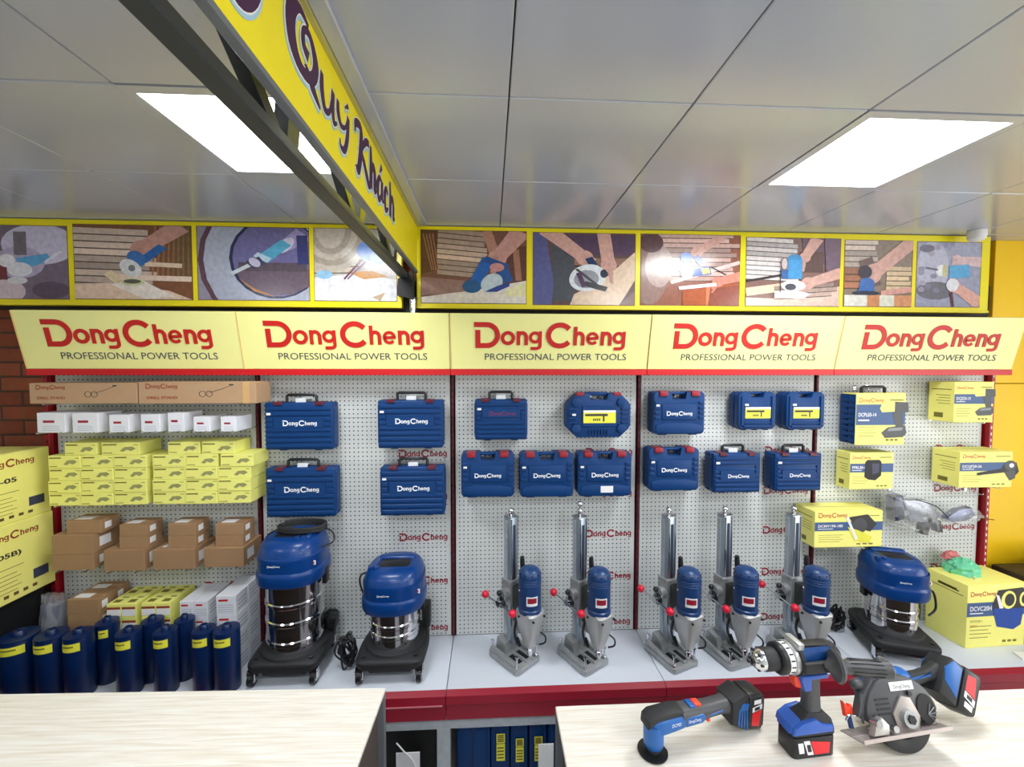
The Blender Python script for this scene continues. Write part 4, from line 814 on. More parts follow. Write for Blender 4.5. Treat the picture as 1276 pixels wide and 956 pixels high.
# blocks of small lime cartons
def lime_deco(t, W, H, d):
    y = -d-.0004; b = B(); b.box(-W*.46, -W*.1, y, -d, H*.76, H*.86, INKO); b.box(-W*.46, -W*.22, y, -d, H*.12, H*.17, INKO); b.box(W*.34, W*.46, y, -d, H*.76, H*.8, INKO)
    b.prism([(-.02*W, H*.3), (W*.1, H*.62), (W*.3, H*.66), (W*.4, H*.5), (W*.28, H*.3), (W*.16, H*.4), (W*.08, H*.24)], y-.0002, -d, mat('grey_olive_print', (150, 150, 95), .6), 'y'); b.obj('front_print', t)
Y = -.16; DP = .14
def lime_block(cols, rows, tops, side, shift=None):
    for ri in range(4):
        for ci in range(3):
            u0, u1 = cols[ci], cols[ci+1]; v0, v1 = rows[ri], rows[ri+1]
            if shift and (ri, ci) in shift: u0, u1 = u0+shift[(ri, ci)], u1+shift[(ri, ci)]
            x0, x1, z0, z1 = front(u0, v0, u1, v1, Y)
            z0, z1 = PX(190, v1, Y)[1], PX(190, v0, Y)[1]
            simple_box('lime_carton', 'small lime carton in the %s column of the %s block, %s row down' % (('left', 'middle', 'right')[ci], side, ORD[ri]), 'box', 'small lime cartons in two blocks', x0+.001, x1-.001, Y+(.004 if (ri+ci) % 2 else 0), Y+DP, z0+.0004, z1-.0004, YSML, lime_deco)
    for k, (u0, u1) in enumerate(tops):
        x0, x1 = PX(u0, 558, Y)[0], PX(u1, 558, Y)[0]; z0 = PX(190, rows[0], Y)[1]; z1 = PX(190, rows[0]-15.5, Y)[1]
        simple_box('lime_carton', 'small lime carton lying on top of the %s block, the %s one' % (side, ('left', 'right')[k]), 'box', 'small lime cartons in two blocks', x0, x1, Y+.005, Y+DP, z0+.0004, z1, YSML, lime_deco)
    x0, x1 = PX(cols[0], 629, Y)[0], PX(cols[3], 629, Y)[0]; zb = PX(190, rows[4], Y)[1]
    for q in range(6):
        x = x0+(x1-x0)*(q+.5)/6
        b = B(); b.tube([(0, -.004, 0), (0, -.155, 0), (0, -.162, .006)], .003, CHR, 6); tag(b.obj('peg_hook', None, (x, 0, zb-.0032)), '%s metal peg hook from the left under the %s lime block' % (ORD[q], side), 'hook', 'metal peg hooks in the back wall')
rows = [566.8, 582.5, 598, 613.3, 629]
lime_block([59.6, 100, 141, 182.5], rows, ((79, 119), (125, 172.6)), 'left')
lime_block([189.6, 230.6, 271, 312.5], rows, ((208, 248), (250.5, 291.6)), 'right', {(0, 2): 3.5})
# brown cartons in four stacks
def kraft_deco(side=True, top=0):
    def f(t, W, H, d):
        if side: b = B(); b.box(W/2, W/2+.0006, -d*.8, -d*.45, H*.25, H*.75, WHITE); b.obj('side_label', t)
        if top: b = B(); b.box(-W*.4+top*.001, W*.1, -d*.8, -d*.35, H, H+.0006, WHITE); b.obj('top_label', t)
        b = B(); b.box(-W/2, W/2, -d*.5-.012, -d*.5+.012, H, H+.0003, mat('tan_tape2', (180, 138, 96), .3)); b.obj('tape', t)
    return f
Y = -.18; G = 'brown cardboard boxes in the leftmost bay'
ST = [[(77.4, 651, 121, 667, 1, .12), (64.3, 667, 115.8, 691, 0, .17), (64.3, 691, 115.8, 711, 0, .17)], [(144, 656, 178.4, 670.5, 1, .12), (144, 670.5, 178.4, 685.6, 0, .12), (129, 685.6, 179.5, 712, 0, .16)],
      [(205.4, 655, 240, 670, 1, .12), (205.4, 670, 240, 685, 0, .12), (190, 685, 242, 710, 1, .16)], [(265, 655, 300, 669, 1, .12), (265, 669, 300, 683, 0, .12), (254, 683, 303.5, 707, 0, .16)]]
for si, st in enumerate(ST):
    for bi, (u0, v0, u1, v1, tp, dd) in enumerate(st):
        x0, x1, z0, z1 = front(u0, v0, u1, v1, Y)
        yy = Y if dd > .13 else Y+.02
        simple_box('cardboard_box', 'brown cardboard box, %s of the %s hung stack from the left' % (('top', 'middle', 'bottom')[bi], ORD[si]), 'box', G, x0, x1, yy, Y+dd, z0+.0004, z1-.0004, KRAFT, kraft_deco(True, tp))
        if bi == 2:
            for q in (x0+.03, x1-.03):
                b = B(); b.tube([(0, -.004, 0), (0, -.18, 0), (0, -.188, .008)], .003, CHR, 6); tag(b.obj('peg_hook', None, (q, 0, z0-.0033)), '%s metal peg hook under the %s hung stack of brown boxes' % ('left' if q < (x0+x1)/2 else 'right', ORD[si]), 'hook', 'metal peg hooks in the back wall')
# piles standing on the bottom shelf
def pile(name, lab, cat, grp, xl, xr, yf, nx_, ny, nz, wz, dd, H0, m, deco, place, zoff=0, jit=.0):
    r = random.Random(nx_*7+nz); wd = (xr-xl)/nx_
    for k in range(nz):
        for j in range(ny):
            for i in range(nx_):
                a = r.uniform(-jit, jit)
                l = '%s %s layer down, %s%s of %s' % (lab, ORD[nz-1-k], ('front' if j == 0 else 'back'), (' left', ' right')[i] if nx_ > 1 else '', place)
                simple_box(name, l, cat, grp, xl+i*wd+.001+a, xl+(i+1)*wd-.001+a, yf+j*(dd+.001), yf+j*(dd+.001)+dd, ZD+k*wz+.0003, ZD+(k+1)*wz-.0004, m, deco)
def yd(t, W, H, d):
    b = B(); b.box(-W*.46, W*.46, -d-.0004, -d, H*.12, H*.6, WHITE); b.box(-W*.46, W*.46, -d-.0007, -d, H*.62, H*.78, mat('russet_print', (150, 62, 40), .6)); b.obj('end_label', t)
    b = B(); b.box(-W*.3, W*.2, -d*.8, -d*.5, H, H+.0004, INKO); b.box(-W*.1, W*.3, -d*.35, -d*.2, H, H+.0004, mat('grey_olive_print', (150, 150, 95), .6)); b.obj('lid_print', t)
yf = -.195
def xat(u, v, Y): return PX(u, v, Y)[0]
pile('lime_pack', 'lime yellow pack', 'box', 'lime packs piled on the shelf', xat(131.6, 745, yf), xat(169, 745, yf), yf, 2, 2, 5, .0655, .084, 0, YSML, yd, 'the left pile')
pile('lime_pack', 'lime yellow pack', 'box', 'lime packs piled on the shelf', xat(175, 745, yf), xat(212, 745, yf), yf, 2, 2, 5, .0655, .084, 0, YSML, yd, 'the right pile')
def wd_(t, W, H, d):
    b = B(); b.box(-W*.38, W*.1, -d-.0005, -d, H*.72, H*.82, LOGR); b.obj('red_print', t)
    b = B()
    for q in range(4): b.box(-W*.4, W*.38, -d-.0004, -d, H*(.15+.12*q), H*(.18+.12*q), mat('grey_print', (170, 175, 190), .6))
    for q in range(3): b.box(W/2-.0002, W/2+.0004, -d*.85, -d*.15, H*(.2+.2*q), H*(.26+.2*q), mat('grey_print', (170, 175, 190), .6))
    b.obj('small_print', t)
pile('white_pack', 'white pack', 'box', 'white packs piled on the shelf', xat(223, 746, yf), xat(259, 746, yf), yf, 2, 2, 4, .083, .084, 0, WBOX, wd_, 'the left pile', jit=.0008)
pile('white_pack', 'white pack', 'box', 'white packs piled on the shelf', xat(274, 736, yf), xat(299, 736, yf), yf-.03, 1, 2, 4, .0925, .098, 0, WBOX, wd_, 'the right pile', jit=.002)
Yb = -.195; x0, x1 = xat(83, 745, Yb), xat(122.4, 745, Yb)
for k in range(5):
    for j in range(2):
        if j == 1 and k == 4 and False: continue
        simple_box('cardboard_box', 'brown cardboard box beside the lime packs, %s layer down, %s' % (ORD[4-k], ('front', 'back')[j]), 'box', G, x0, x1, Yb+j*.086, Yb+j*.086+.085, ZD+k*.071+.0003, ZD+(k+1)*.071-.0004, KRAFT, kraft_deco(True, k == 4))
# blue cans with yellow labels along the shelf front
can = None; CANS = [(24, 785, 0, .064), (64, 781, 0, .056), (98, 784, 0, .0515), (134, 784, 1, .0425), (160, 783, 0, .0465), (190, 777, 1, .0425), (206, 781, 0, .0445), (230, 778, 1, .0395), (254, 780, 0, .046), (282, 777, 0, .052)]
def can_at(k, u, v, back, r):
    h = .268; x, y = PG(u, v, ZD+h); y = (-.325 if not back else -.243); x = PX(u, v, y)[0]
    t = empty('blue_can', ('%s blue can from the left along the shelf front' % ORD[k]) + (', the widest' if k == 0 else ''), 'can', (x, y, ZD), 0, 'blue cans along the shelf front')
    b = B(); b.lathe([(r*.94, 0), (r, .006), (r, h-.012), (r*.96, h-.004)], BLUEC, n=36); b.obj('body', t)
    b = B(); b.lathe([(r*.95, h-.0035), (r*1.0, h-.003), (r*1.0, h+.004), (r*.98, h+.009), (r*.4, h+.011), (r*.36, h+.026), (r*.3, h+.03), (.0, h+.03)], BLUEC, n=36); b.box(-.008, .008, -.004, .004, h+.03, h+.034, CHR if k == 6 else BLUEC); b.obj('lid', t)
    if k not in (5, 7):
        b = B(); a0 = math.radians(-82 if k in (0,) else -96); a0 += (0 if k != 3 else .5); n = 10; L = []
        for z in (h-.048, h-.012): L.append([((r+.0006)*math.cos(a0+i*1.35/n*(1 if k != 3 else .6)-.45), (r+.0006)*math.sin(a0+i*1.35/n*(1 if k != 3 else .6)-.45), z) for i in range(n+1)])
        b.loft(L, YLAB, caps=False, closed=False)
        L = [[(p_[0]*1.006, p_[1]*1.006, p_[2]-d_) for p_ in L[1][1:8]] for d_ in (.01, .016)]; b.loft(L, INKO, caps=False, closed=False); b.obj('yellow_label', t)
for k, a in enumerate(CANS): can_at(k, *a)
# big yellow boxes at the far left, on a dark cabinet
def big_deco(code, dark):
    def f(t, W, H, d):
        m = mat('olive_brown_print', (105, 80, 35), .6); x = W/2+.0006
        o = logo(t, mat('russet_print', (150, 62, 40), .6), 0, 0, 0, .22, name='wordmark'); o.location = (x, -d*.52, H*.80); o.rotation_euler = (0, 0, PI/2)
        text(t, code, INK, x, -d*.62, H*.58, .03, .2, yaw=PI/2, bold=.03, name='model_code')
        b = B(); b.box(W/2, x, -d*.95, -d*.25, H*.44, H*.446, INK)
        for k in range(5): b.box(W/2, x, -d*.9, -d*(.55+.04*(k % 2)), H*(.36-.055*k), H*(.366-.055*k), m); b.box(W/2, x, -d*.48, -d*(.3-.03*(k % 2)), H*(.36-.055*k), H*(.366-.055*k), m)
        for k in range(4): b.box(W/2, x, -d*(.4-.07*k), -d*(.365-.07*k), H*.07, H*.11, m)
        b.box(W/2, x, -d*.18, -d*.06, H*.17, H*.3, INKN); b.obj('side_print', t)
    return f
xb = .035; ybk = -.0355
simple_box('large_yellow_box', 'large yellow green box at the far left, the lower of two', 'box', 'large yellow boxes at the far left', xb-.45, xb, -.62, -.06, .937, 1.292, YBOX, big_deco('(JSM-05B)', 1), .004)
simple_box('large_yellow_box', 'large yellow green box at the far left, the upper of two', 'box', 'large yellow boxes at the far left', xb-.45, xb-.005, -.62, -.06, 1.2925, 1.612, YBOX, big_deco('WJSD-05', 0), .004)
t = empty('dark_cabinet', 'black cabinet under the large yellow boxes at the far left', 'cabinet', (-.28, -.06, 0))
b = B(); b.box(-.27, .262, -.6, 0, 0, .936, BLKV, .012, 3); b.obj('body', t)
b = B(); b.box(.2622, .266, -.56, -.04, .06, .9, BLK, .002, 1); b.obj('door', t); b = B(); b.box(.2662, .272, -.5, -.488, .62, .74, GRYD, .002, 2); b.obj('handle', t)
o = PX(66, 776, -.2); t = empty('plastic_bag', 'grey white crumpled plastic bag between the black cabinet and the brown boxes', 'bag', (.075, -.12, ZD))
bh = PX(66, 752, -.2)[1]-ZD; c1 = crumple(([(-.055, .002), (-.06, bh*.5), (-.05, bh)], [(.055, .002), (.065, bh*.5), (.05, bh)]), .08, 3, .008); c1.obj('bag_film', t, sharp=10)
b = B(); b.box(-.04, .04, -.025, .025, 0, bh*.88, mat('grey_blue_contents', (120, 124, 140), .6), .01); b.obj('contents', t)
# ---------------------------------------------------------------- vacuum cleaners
def flat_cable(t, name, pts, r, m=None):
    b = B(); b.tube(pts, r, m or BLK, 7); return b.obj(name, t)
def vacuum(loc, rz, lab, br, bh, hw, hh, tall, mirror=1, basew=.20):
    t = empty('vacuum_cleaner', lab, 'vacuum cleaner', loc, rz, 'blue and steel shop vacuum cleaners')
    zb = .062
    # base tray: rounded front, deep rear
    def outline(k, grow=0):
        pts = []
        for x, y, r in ((-basew*.94, -.165, .05), (basew*.94, -.165, .05), (basew, .0, .03), (basew*.84, .16, .05), (-basew*.84, .16, .05), (-basew, .0, .03)):
            pts.append((x*k, y*k))
        P = []
        n = len(pts)
        for i in range(n):
            p0, p1, p2 = Vector(pts[i-1]), Vector(pts[i]), Vector(pts[(i+1) % n]); c = .05
            a, c_ = p1+(p0-p1).normalized()*c, p1+(p2-p1).normalized()*c
            for q in range(5): f = q/4; P.append(tuple(a*(1-f)**2+p1*2*f*(1-f)+c_*f*f))
        return P
    b = B(); rings = []
    for z, k in ((zb, .88), (zb+.010, .97), (zb+.028, 1.0), (zb+.042, .99), (zb+.050, .95), (zb+.053, .88)): rings.append([(p_[0], p_[1], z) for p_ in outline(k)])
    b.loft(rings, BLK2)
    b.lathe([(br+.028, zb+.046), (br+.022, zb+.062), (br+.010, zb+.068), (br+.003, zb+.068)], BLK2, n=40)
    b.box(-.10, .10, -.13, .1, zb-.028, zb+.002, BLK, .01)
    for s in (-1, 1): b.cyl((s*basew*.72, -.125, zb+.045), (s*basew*.72, -.125, zb+.058), .010, BLK)
    b.obj('base_tray', t)
    for s in (-1, 1):
        for y, w_ in ((-.135, 1), (.125, .9)):
            x = s*basew*.82*w_
            b = B(); b.cyl((x-.011, y, .0305), (x+.011, y, .0305), .030, BLK, n=24); c = b.obj('caster', t)
            b = B(); b.cyl((x-.0125, y, .0305), (x+.0125, y, .0305), .017, CHR, n=18); b.box(x-.018, x-.014, y-.014, y+.016, .022, zb+.012, CHR, .002, 1); b.box(x+.014, x+.018, y-.014, y+.016, .022, zb+.012, CHR, .002, 1); b.box(x-.018, x+.018, y-.014, y+.016, zb-.002, zb+.004, CHR); b.obj('fork', c)
    # barrel
    z0, z1 = zb+.06, zb+.06+bh; prof = [(br*.97, z0-.01), (br*.97, z0+.012)]
    ribs = [z0+bh*f for f in ((.14, .40, .64) if tall else (.30, .52))]
    for zr in ribs: prof += [(br*.97, zr-.012), (br, zr-.007), (br, zr+.007), (br*.97, zr+.012)]
    prof += [(br*.97, z1-.01), (br, z1)]
    b = B(); b.lathe(prof, STEEL, n=64); b.obj('steel_barrel', t, sharp=14)
    b = B(); b.lathe([(br*1.03, z1-.012), (br*1.07, z1-.004), (br*1.07, z1+.02), (br, z1+.02)], BLK2, n=48); b.obj('rim_gasket', t)
    # head
    def se(rx, ry, z, oy=0, e=2.6, tilt=0):
        out = []
        for i in range(48):
            a = 2*PI*i/48; c, s = math.cos(a), math.sin(a)
            y = math.copysign(abs(s)**(2/e), s)*ry+oy
            out.append((math.copysign(abs(c)**(2/e), c)*rx, y, z+tilt*y))
        return out
    zh = z1-.025; b = B(); H = hh
    P_ = [(.965, 0, 0), (1.0, .012, 0), (1.0, .05, 0), (.985, .058, 0), (.955, .066, 0), (.955, .11, 0), (.962, .118, 0), (.952, .13, 0), (.935, H*.66, .002), (.905, H*.80, .004), (.85, H*.90, .008), (.77, H*.965, .010), (.62, H*.995, .010)]
    b.loft([se(hw*k, hw*k*1.03, zh+z, oy) for k, z, oy in P_], BLUE2)
    b.obj('motor_head', t, sharp=28)
    zt_ = zh+H
    b = B(); b.prism(rrect(-hw*.52, hw*.52, -.05, .035, .02), zt_-.012, zt_-.0, BLK, 'z', .002); b.obj('grip_recess', t)
    b = B(); b.box(-hw*.60, hw*.62, .035, .075, zt_-.03, zt_+.012, BLUE2, .014, 3); b.box(-hw*.60, -hw*.46, -.055, .05, zt_-.03, zt_+.006, BLUE2, .01, 3) if mirror < 0 else b.box(hw*.46, hw*.62, -.055, .05, zt_-.03, zt_+.006, BLUE2, .01, 3); b.obj('carry_handle', t)
    sx = mirror*-.5
    for k in (0, 1): b = B(); b.box(mirror*hw*(.48 if mirror > 0 else .48)-.012+k*.028*-1, mirror*hw*.48+.010-k*.028, -.07, -.05, zt_-.02, zt_+.008, BLUE2, .003, 2); b.obj('rocker_switch', t)
    logo(t, LOGW, -hw*.32, -hw*.968-.012, zh+H*.52, hw*.36, name='wordmark')
    for s in (-1, 1):
        b = B(); b.box(s*(br+.014)-.010, s*(br+.014)+.010, -.02, .02, z1-.07, z1+.01, BLK, .003, 2); b.obj('side_clip', t)
    b = B(); b.cyl((0, -br-.012, z1-.10), (0, -br+.01, z1-.10), .001, BLK) if False else b.box(br+.002, br+.045, .03, .09, zb+.08, zb+(.14 if mirror > 0 else .2), BLK, .008, 2); b.obj('hose_holder', t)
    b = B(); b.box(hw*.80, hw*.90, -hw*.62, -hw*.60, zh+H*.42, zh+H*.52, WHITE); M = Matrix.Rotation(.0, 4, 'Z'); b.box(hw*.81, hw*.86, -hw*.625, -hw*.62, zh+H*.44, zh+H*.5, LOGR); b.obj('warning_sticker', t)
    return t, zt_, zh
def place(u, v): x, y = PG(u, v, ZD); return x, y
# tall one: front casters at (322,848) and (385,848)
xa, ya = place(318, 848); xc, yc_ = place(388, 848)
cx_ = (xa+xc)/2; V1 = (cx_+.012, -.18, ZD)
t, zt_, zh = vacuum(V1, math.radians(0), 'tall blue vacuum cleaner with long steel barrel, cord coiled on top', .130, .352, .152, .20, True, 1, .168)
b = B(); b.tube([(.03+.11*math.cos(a), .02+.05*math.sin(a), zt_+.012+.008*(i//12)) for i, a in enumerate(2*PI*k/12 for k in range(42))], .008, BLK2, 8); b.obj('coiled_cord', t)
flat_cable(t, 'power_cord', [(.10, .03, zt_+.02), (.17, .02, zt_-.005), (.185, .0, zt_-.045), (.14, -.03, zt_-.06)], .004)
flat_cable(t, 'side_cord', [(-.02, .05, zt_+.012), (-.12, .02, zt_-.005), (-.155, .0, zt_-.08), (-.162, .02, zt_-.2), (-.155, .03, zt_-.45), (-.14, .03, .14)], .0035)
b = B(); b.box(.09, .155, .08, .15, .105, .19, BLK2, .02, 3); b.obj('rear_tray_post', t)
xa, ya = place(456, 843); xc, yc_ = place(517, 843)
V2 = ((xa+xc)/2+.004, -.19, ZD)
t, zt_, zh = vacuum(V2, math.radians(0), 'short blue vacuum cleaner in the second bay, black cable bundle at its left', .118, .214, .149, .188, False, -1, .165)
flat_cable(t, 'power_cord', [(-.11, -.03, zt_-.03), (-.155, -.02, zt_-.05), (-.170, 0, zt_-.10), (-.160, .03, zt_-.19), (-.15, .03, zt_-.28)], .004)
x3, y3 = place(1137, 824)
V3 = (PX(1108, 800, -.215)[0], -.215, ZD)
t, zt_, zh = vacuum(V3, math.radians(-17), 'short blue vacuum cleaner in the rightmost bay beside the large yellow box', .106, .212, .134, .18, False, -1, .148)
flat_cable(t, 'power_cord', [(.14, .02, zt_-.2), (.175, .0, zt_-.17), (.185, -.01, zt_-.25), (.15, -.02, .2)], .005)
def bundle(lab, o, w_, h_, seed, n=46, dy=.05):
    r = random.Random(seed); b = B(); pts = []
    for i in range(n):
        f = i/n; a = i*1.9+r.uniform(-.5, .5); k = r.uniform(.5, 1)
        pts.append((w_*.5*math.cos(a)*k+(f-.5)*w_*.25, r.uniform(-dy, dy)*.5, h_*.5+h_*.42*math.sin(a)*k))
    b.tube(pts, .0042, BLK, 6); 
    mz = min(v.co.z for v in b.bm.verts); b.xf(Matrix.Translation((0, 0, -mz)))
    tag(b.obj('cable_bundle', None, o), lab, 'cable', 'black cable bundles')
x, z = PX(434, 820, -.2); bundle('tangled black cable bundle on the shelf between the two left vacuum cleaners', (x+.004, -.22, ZD), .095, .20, 3, 46, .05)
x, z = PX(1052, 800, -.09); bundle('tangled black cable bundle left of the rightmost vacuum cleaner', (x-.045, -.075, ZD), .10, .19, 8, 46, .05)
# ---------------------------------------------------------------- core drill stands
Tr = lambda *a: Matrix.Translation(a)
def ZF(sz, za, zb_, r=1., mx=.066, dx=0, dy=0):
    return Tr(mx+dx, dy, zb_) @ Matrix.Diagonal((r, r, sz, 1)) @ Tr(-mx, 0, -za)
def drill_stand(loc, rz, lab, proto=None, extra=False):
    if proto:
        r = proto.copy(); C.objects.link(r); r.location = loc; r.rotation_euler = (0, 0, rz); r['label'] = lab
        for ch in list(proto.children):
            c = ch.copy(); C.objects.link(c); c.parent = r
            for g in ch.children: d = g.copy(); C.objects.link(d); d.parent = c
        return r
    t = empty('drill_stand', lab, 'core drill', loc, rz, 'core drills on tall stands')
    DX, DY = .019, .024; CO = Tr(DX, DY, 0)
    # x = forward from column to drill head, origin under the middle of the base
    b = B(); b.prism(rrect(-.105, .105, -.082, .082, .016), .004, .026, CAST, 'z', .004)
    for s in (-1, 1): b.prism([(-.105, .026), (.09, .026), (.07, .034), (-.02, .05), (-.09, .056)], s*.066-.008, s*.066+.008, CAST, 'y', .002)
    b.prism([(-.10, .026), (-.02, .026), (-.03, .075), (-.09, .085)], -.035, .035, CAST, 'y', .004)
    b.box(.0, .07, -.035, -.012, .0262, .028, BLKV); b.box(.0, .07, .012, .035, .0262, .028, BLKV); b.box(-.02, .09, -.006, .006, .026, .036, CAST, .002, 1)
    b.obj('cast_base', t)
    for x, y in ((.088, -.066), (.088, .066), (-.088, -.066), (-.088, .066)):
        b = B(); b.cyl((x, y, 0), (x, y, .082), .0048, CHR, n=10); b.cyl((x, y, .03), (x, y, .038), .009, CHR, n=6); b.cyl((x, y, .078), (x, y, .084), .0085, CHR, n=6); b.cyl((x, y, 0), (x, y, .004), .01, CHR, n=12); b.obj('levelling_bolt', t)
    b = B(); b.box(-.092, -.044, -.026, .026, .05, .74, ALU, .003, 2)
    b.box(-.0438, -.042, -.008, .008, .4, .70, mat('slot_shadow_steel', (60, 72, 92), .4, .4)); b.box(-.0438, -.040, -.024, -.016, .3, .735, CHR, .001, 1); b.box(-.0438, -.040, .016, .024, .3, .735, CHR, .001, 1)
    for k in range(56): z = .10+k*.0112; b.box(-.088, -.066, -.0305, -.026, z, z+.0062, GALV)
    b.box(-.094, -.042, -.028, .028, .74, .746, CHR, .002, 1); b.xf(ZF(.94, .05, .05, 1, .066, DX, DY)); b.obj('column', t)
    b = B(); b.cyl((-.068, 0, .746), (-.068, 0, .758), .010, CHR, n=16); b.ball((-.068, 0, .768), .0145, CHR, 18); b.xf(Tr(DX, DY, -.041)); b.obj('top_knob', t)
    if extra: b = B(); b.cyl((-.068, 0, .782), (-.068, 0, .79), .006, CHR, n=12); b.ball((-.068, 0, .802), .0145, CHR, 18); b.xf(Tr(DX, DY, -.041)); b.obj('second_knob', t)
    # carriage with gear hub
    b = B(); b.box(-.10, -.03, -.038, .036, .31, .44, CAST, .008, 2); b.cyl((-.064, -.03, .37), (-.064, -.068, .37), .030, CAST, n=24); b.box(-.032, .03, -.024, .024, .24, .42, mat('dark_cast_arm', (62, 66, 64), .5, .4), .006, 2)
    for z in (.33, .42): b.cyl((-.102, .015, z), (-.108, .015, z), .006, CHR, n=8)
    b.box(-.09, -.04, -.045, -.036, .425, .445, CAST, .003, 2); b.xf(Tr(DX, DY, -.055)); b.obj('carriage', t)
    h = (-.064, -.072, .37); b = B(); b.cyl((h[0], -.066, h[2]), (h[0], -.094, h[2]), .016, CHR, n=18); b.cyl((h[0], -.066, h[2]), (h[0], -.072, h[2]), .028, BLK, n=20)
    b.xf(Tr(DX, DY, -.085)); b.obj('feed_hub', t)
    for k, (a, col) in enumerate(((-4, REDB), (176, REDB), (85, BLK))):
        A = math.radians(a); L = .10 if k < 2 else .055; e = (h[0]+L*math.cos(A), -.088, h[2]+L*math.sin(A))
        b = B(); b.cyl((h[0], -.088, h[2]), e, .0042, CHR, n=10); b.xf(Tr(DX, DY, -.085)); sp_ = b.obj('feed_spoke', t)
        b = B(); b.ball(e, .019 if k < 2 else .013, col, 18); b.xf(Tr(DX, DY, -.085)); b.obj('ball_knob', sp_)
    # motor
    mx = .066; b = B(); b.lathe([(.0, .56), (.018, .56), (.034, .552), (.044, .538), (.0475, .52), (.0475, .512), (.0455, .51), (.0455, .50), (.0475, .498), (.0475, .36), (.044, .355), (.044, .345), (.049, .34), (.049, .32), (.040, .314)][::-1], BLUED, (mx, 0, 0), 32)
    for k in range(10):
        a = 2*PI*k/10; b.box(mx+.043*math.cos(a)-.003, mx+.043*math.cos(a)+.003, .043*math.sin(a)-.003, .043*math.sin(a)+.003, .522, .536, BLKV)
    for k in range(3): b.lathe([(.0475, .505-.012*k), (.0487, .503-.012*k), (.0475, .501-.012*k)], BLUED, (mx, 0, 0), 32)
    b.xf(ZF(.9, .32, .272, 1.14, .066, DX, DY)); b.obj('motor', t)
    b = B(); a0 = -1.1; n = 8; b.loft([[(mx+.0492*math.cos(a0+i*1.0/n), .0492*math.sin(a0+i*1.0/n), z) for i in range(n+1)] for z in (.375, .425)], WHITE, caps=False, closed=False)
    b.loft([[(mx+.0496*math.cos(a0+.1+i*.8/n), .0496*math.sin(a0+.1+i*.8/n), z) for i in range(n+1)] for z in (.39, .418)], LOGM, caps=False, closed=False); b.xf(ZF(.9, .32, .272, 1.14, .066, DX, DY)); b.obj('rating_label', t)
    b = B(); b.ball((mx+.042*math.cos(-2.05), .047*math.sin(-2.05), .44), .0045, WHITE, 8); b.xf(ZF(.9, .32, .272, 1.14, .066, DX, DY)); b.obj('indicator', t)
    # gear housing and spindle
    rings = []
    for z, kx, ky in ((.16, .022, .022), (.18, .026, .026), (.21, .036, .032), (.25, .046, .040), (.29, .052, .046), (.315, .053, .048), (.322, .048, .044)): rings.append([(mx+p_[0], p_[1], z) for p_ in rrect(-kx, kx, -ky, ky, min(kx, ky)*.45, 4)])
    b = B(); b.loft(rings, mat('light_cast_housing', (190, 192, 192), .4, .45)); 
    for s in (-1, 1): b.cyl((mx+.052, s*.034, .30), (mx+.058, s*.034, .30), .005, BLK, n=8); b.cyl((mx-.02, s*.046, .30), (mx-.02, s*.051, .30), .005, BLK, n=8)
    b.box(-.03, mx-.03, -.02, .02, .2, .31, CAST, .006, 2); b.xf(ZF(1.1, .322, .278, 1.1, .066, DX, DY)); b.obj('gear_housing', t)
    b = B(); b.cyl((mx, 0, .16), (mx, 0, .10), .014, CHR, n=20); b.cyl((mx, 0, .13), (mx, 0, .12), .019, CHR, n=20); b.cyl((mx, 0, .10), (mx, 0, .088), .009, CHR); b.xf(ZF(.8, .16, .105, 1., .066, DX, DY)); b.obj('spindle', t)
    b = B(); b.tube([(-.01, -.02, .24), (-.0, -.04, .20), (.02, -.045, .17), (.03, -.03, .14), (.015, -.035, .18)], .006, BLK, 8); b.xf(Tr(DX, DY, -.05)); b.obj('water_valve', t)
    b = B(); b.tube([(mx+.04, .03, .20), (mx+.06, .045, .18), (mx+.058, .045, .15), (mx+.03, .035, .13)], .004, BLK, 8); b.xf(Tr(DX, DY, -.03)); b.obj('water_hose', t)
    b = B(); b.tube([(.012, .012, .44), (.0, .014, .56), (.0, .014, .585)], [.013, .012, .011, .01], BLK, 10); b.xf(Tr(DX, DY, -.075)); b.obj('cord_strain_relief', t)
    return t
SP = [(644, 844), (729.4, 844.6), (840, 841.5), (910, 837.5), (996, 835.5)]
LB = ['core drill stand first from the left, in the middle bay', 'core drill stand second from the left, with a double knob on top', 'core drill stand third from the left, just right of the dark post', 'core drill stand fourth from the left', 'core drill stand fifth from the left, beside the wide yellow box']
pr = None
for k, (u, v) in enumerate(SP):
    x, y = PG(u, v, ZD); rz = -math.radians(46)-math.atan((u-609)/520)*.93; ca, sa = math.cos(rz), math.sin(rz)
    lx, ly = .100, -.078   # the base corner nearest the viewer
    # nearest corner of the base in world = origin + R*(lx,ly)
    o = (x-(ca*lx-sa*ly), y-(sa*lx+ca*ly), ZD+.0)
    if k == 0: pr = drill_stand(o, rz, LB[0])
    elif k == 1: q = drill_stand(o, rz, LB[1], None, True)
    else: drill_stand(o, rz, LB[k], pr)
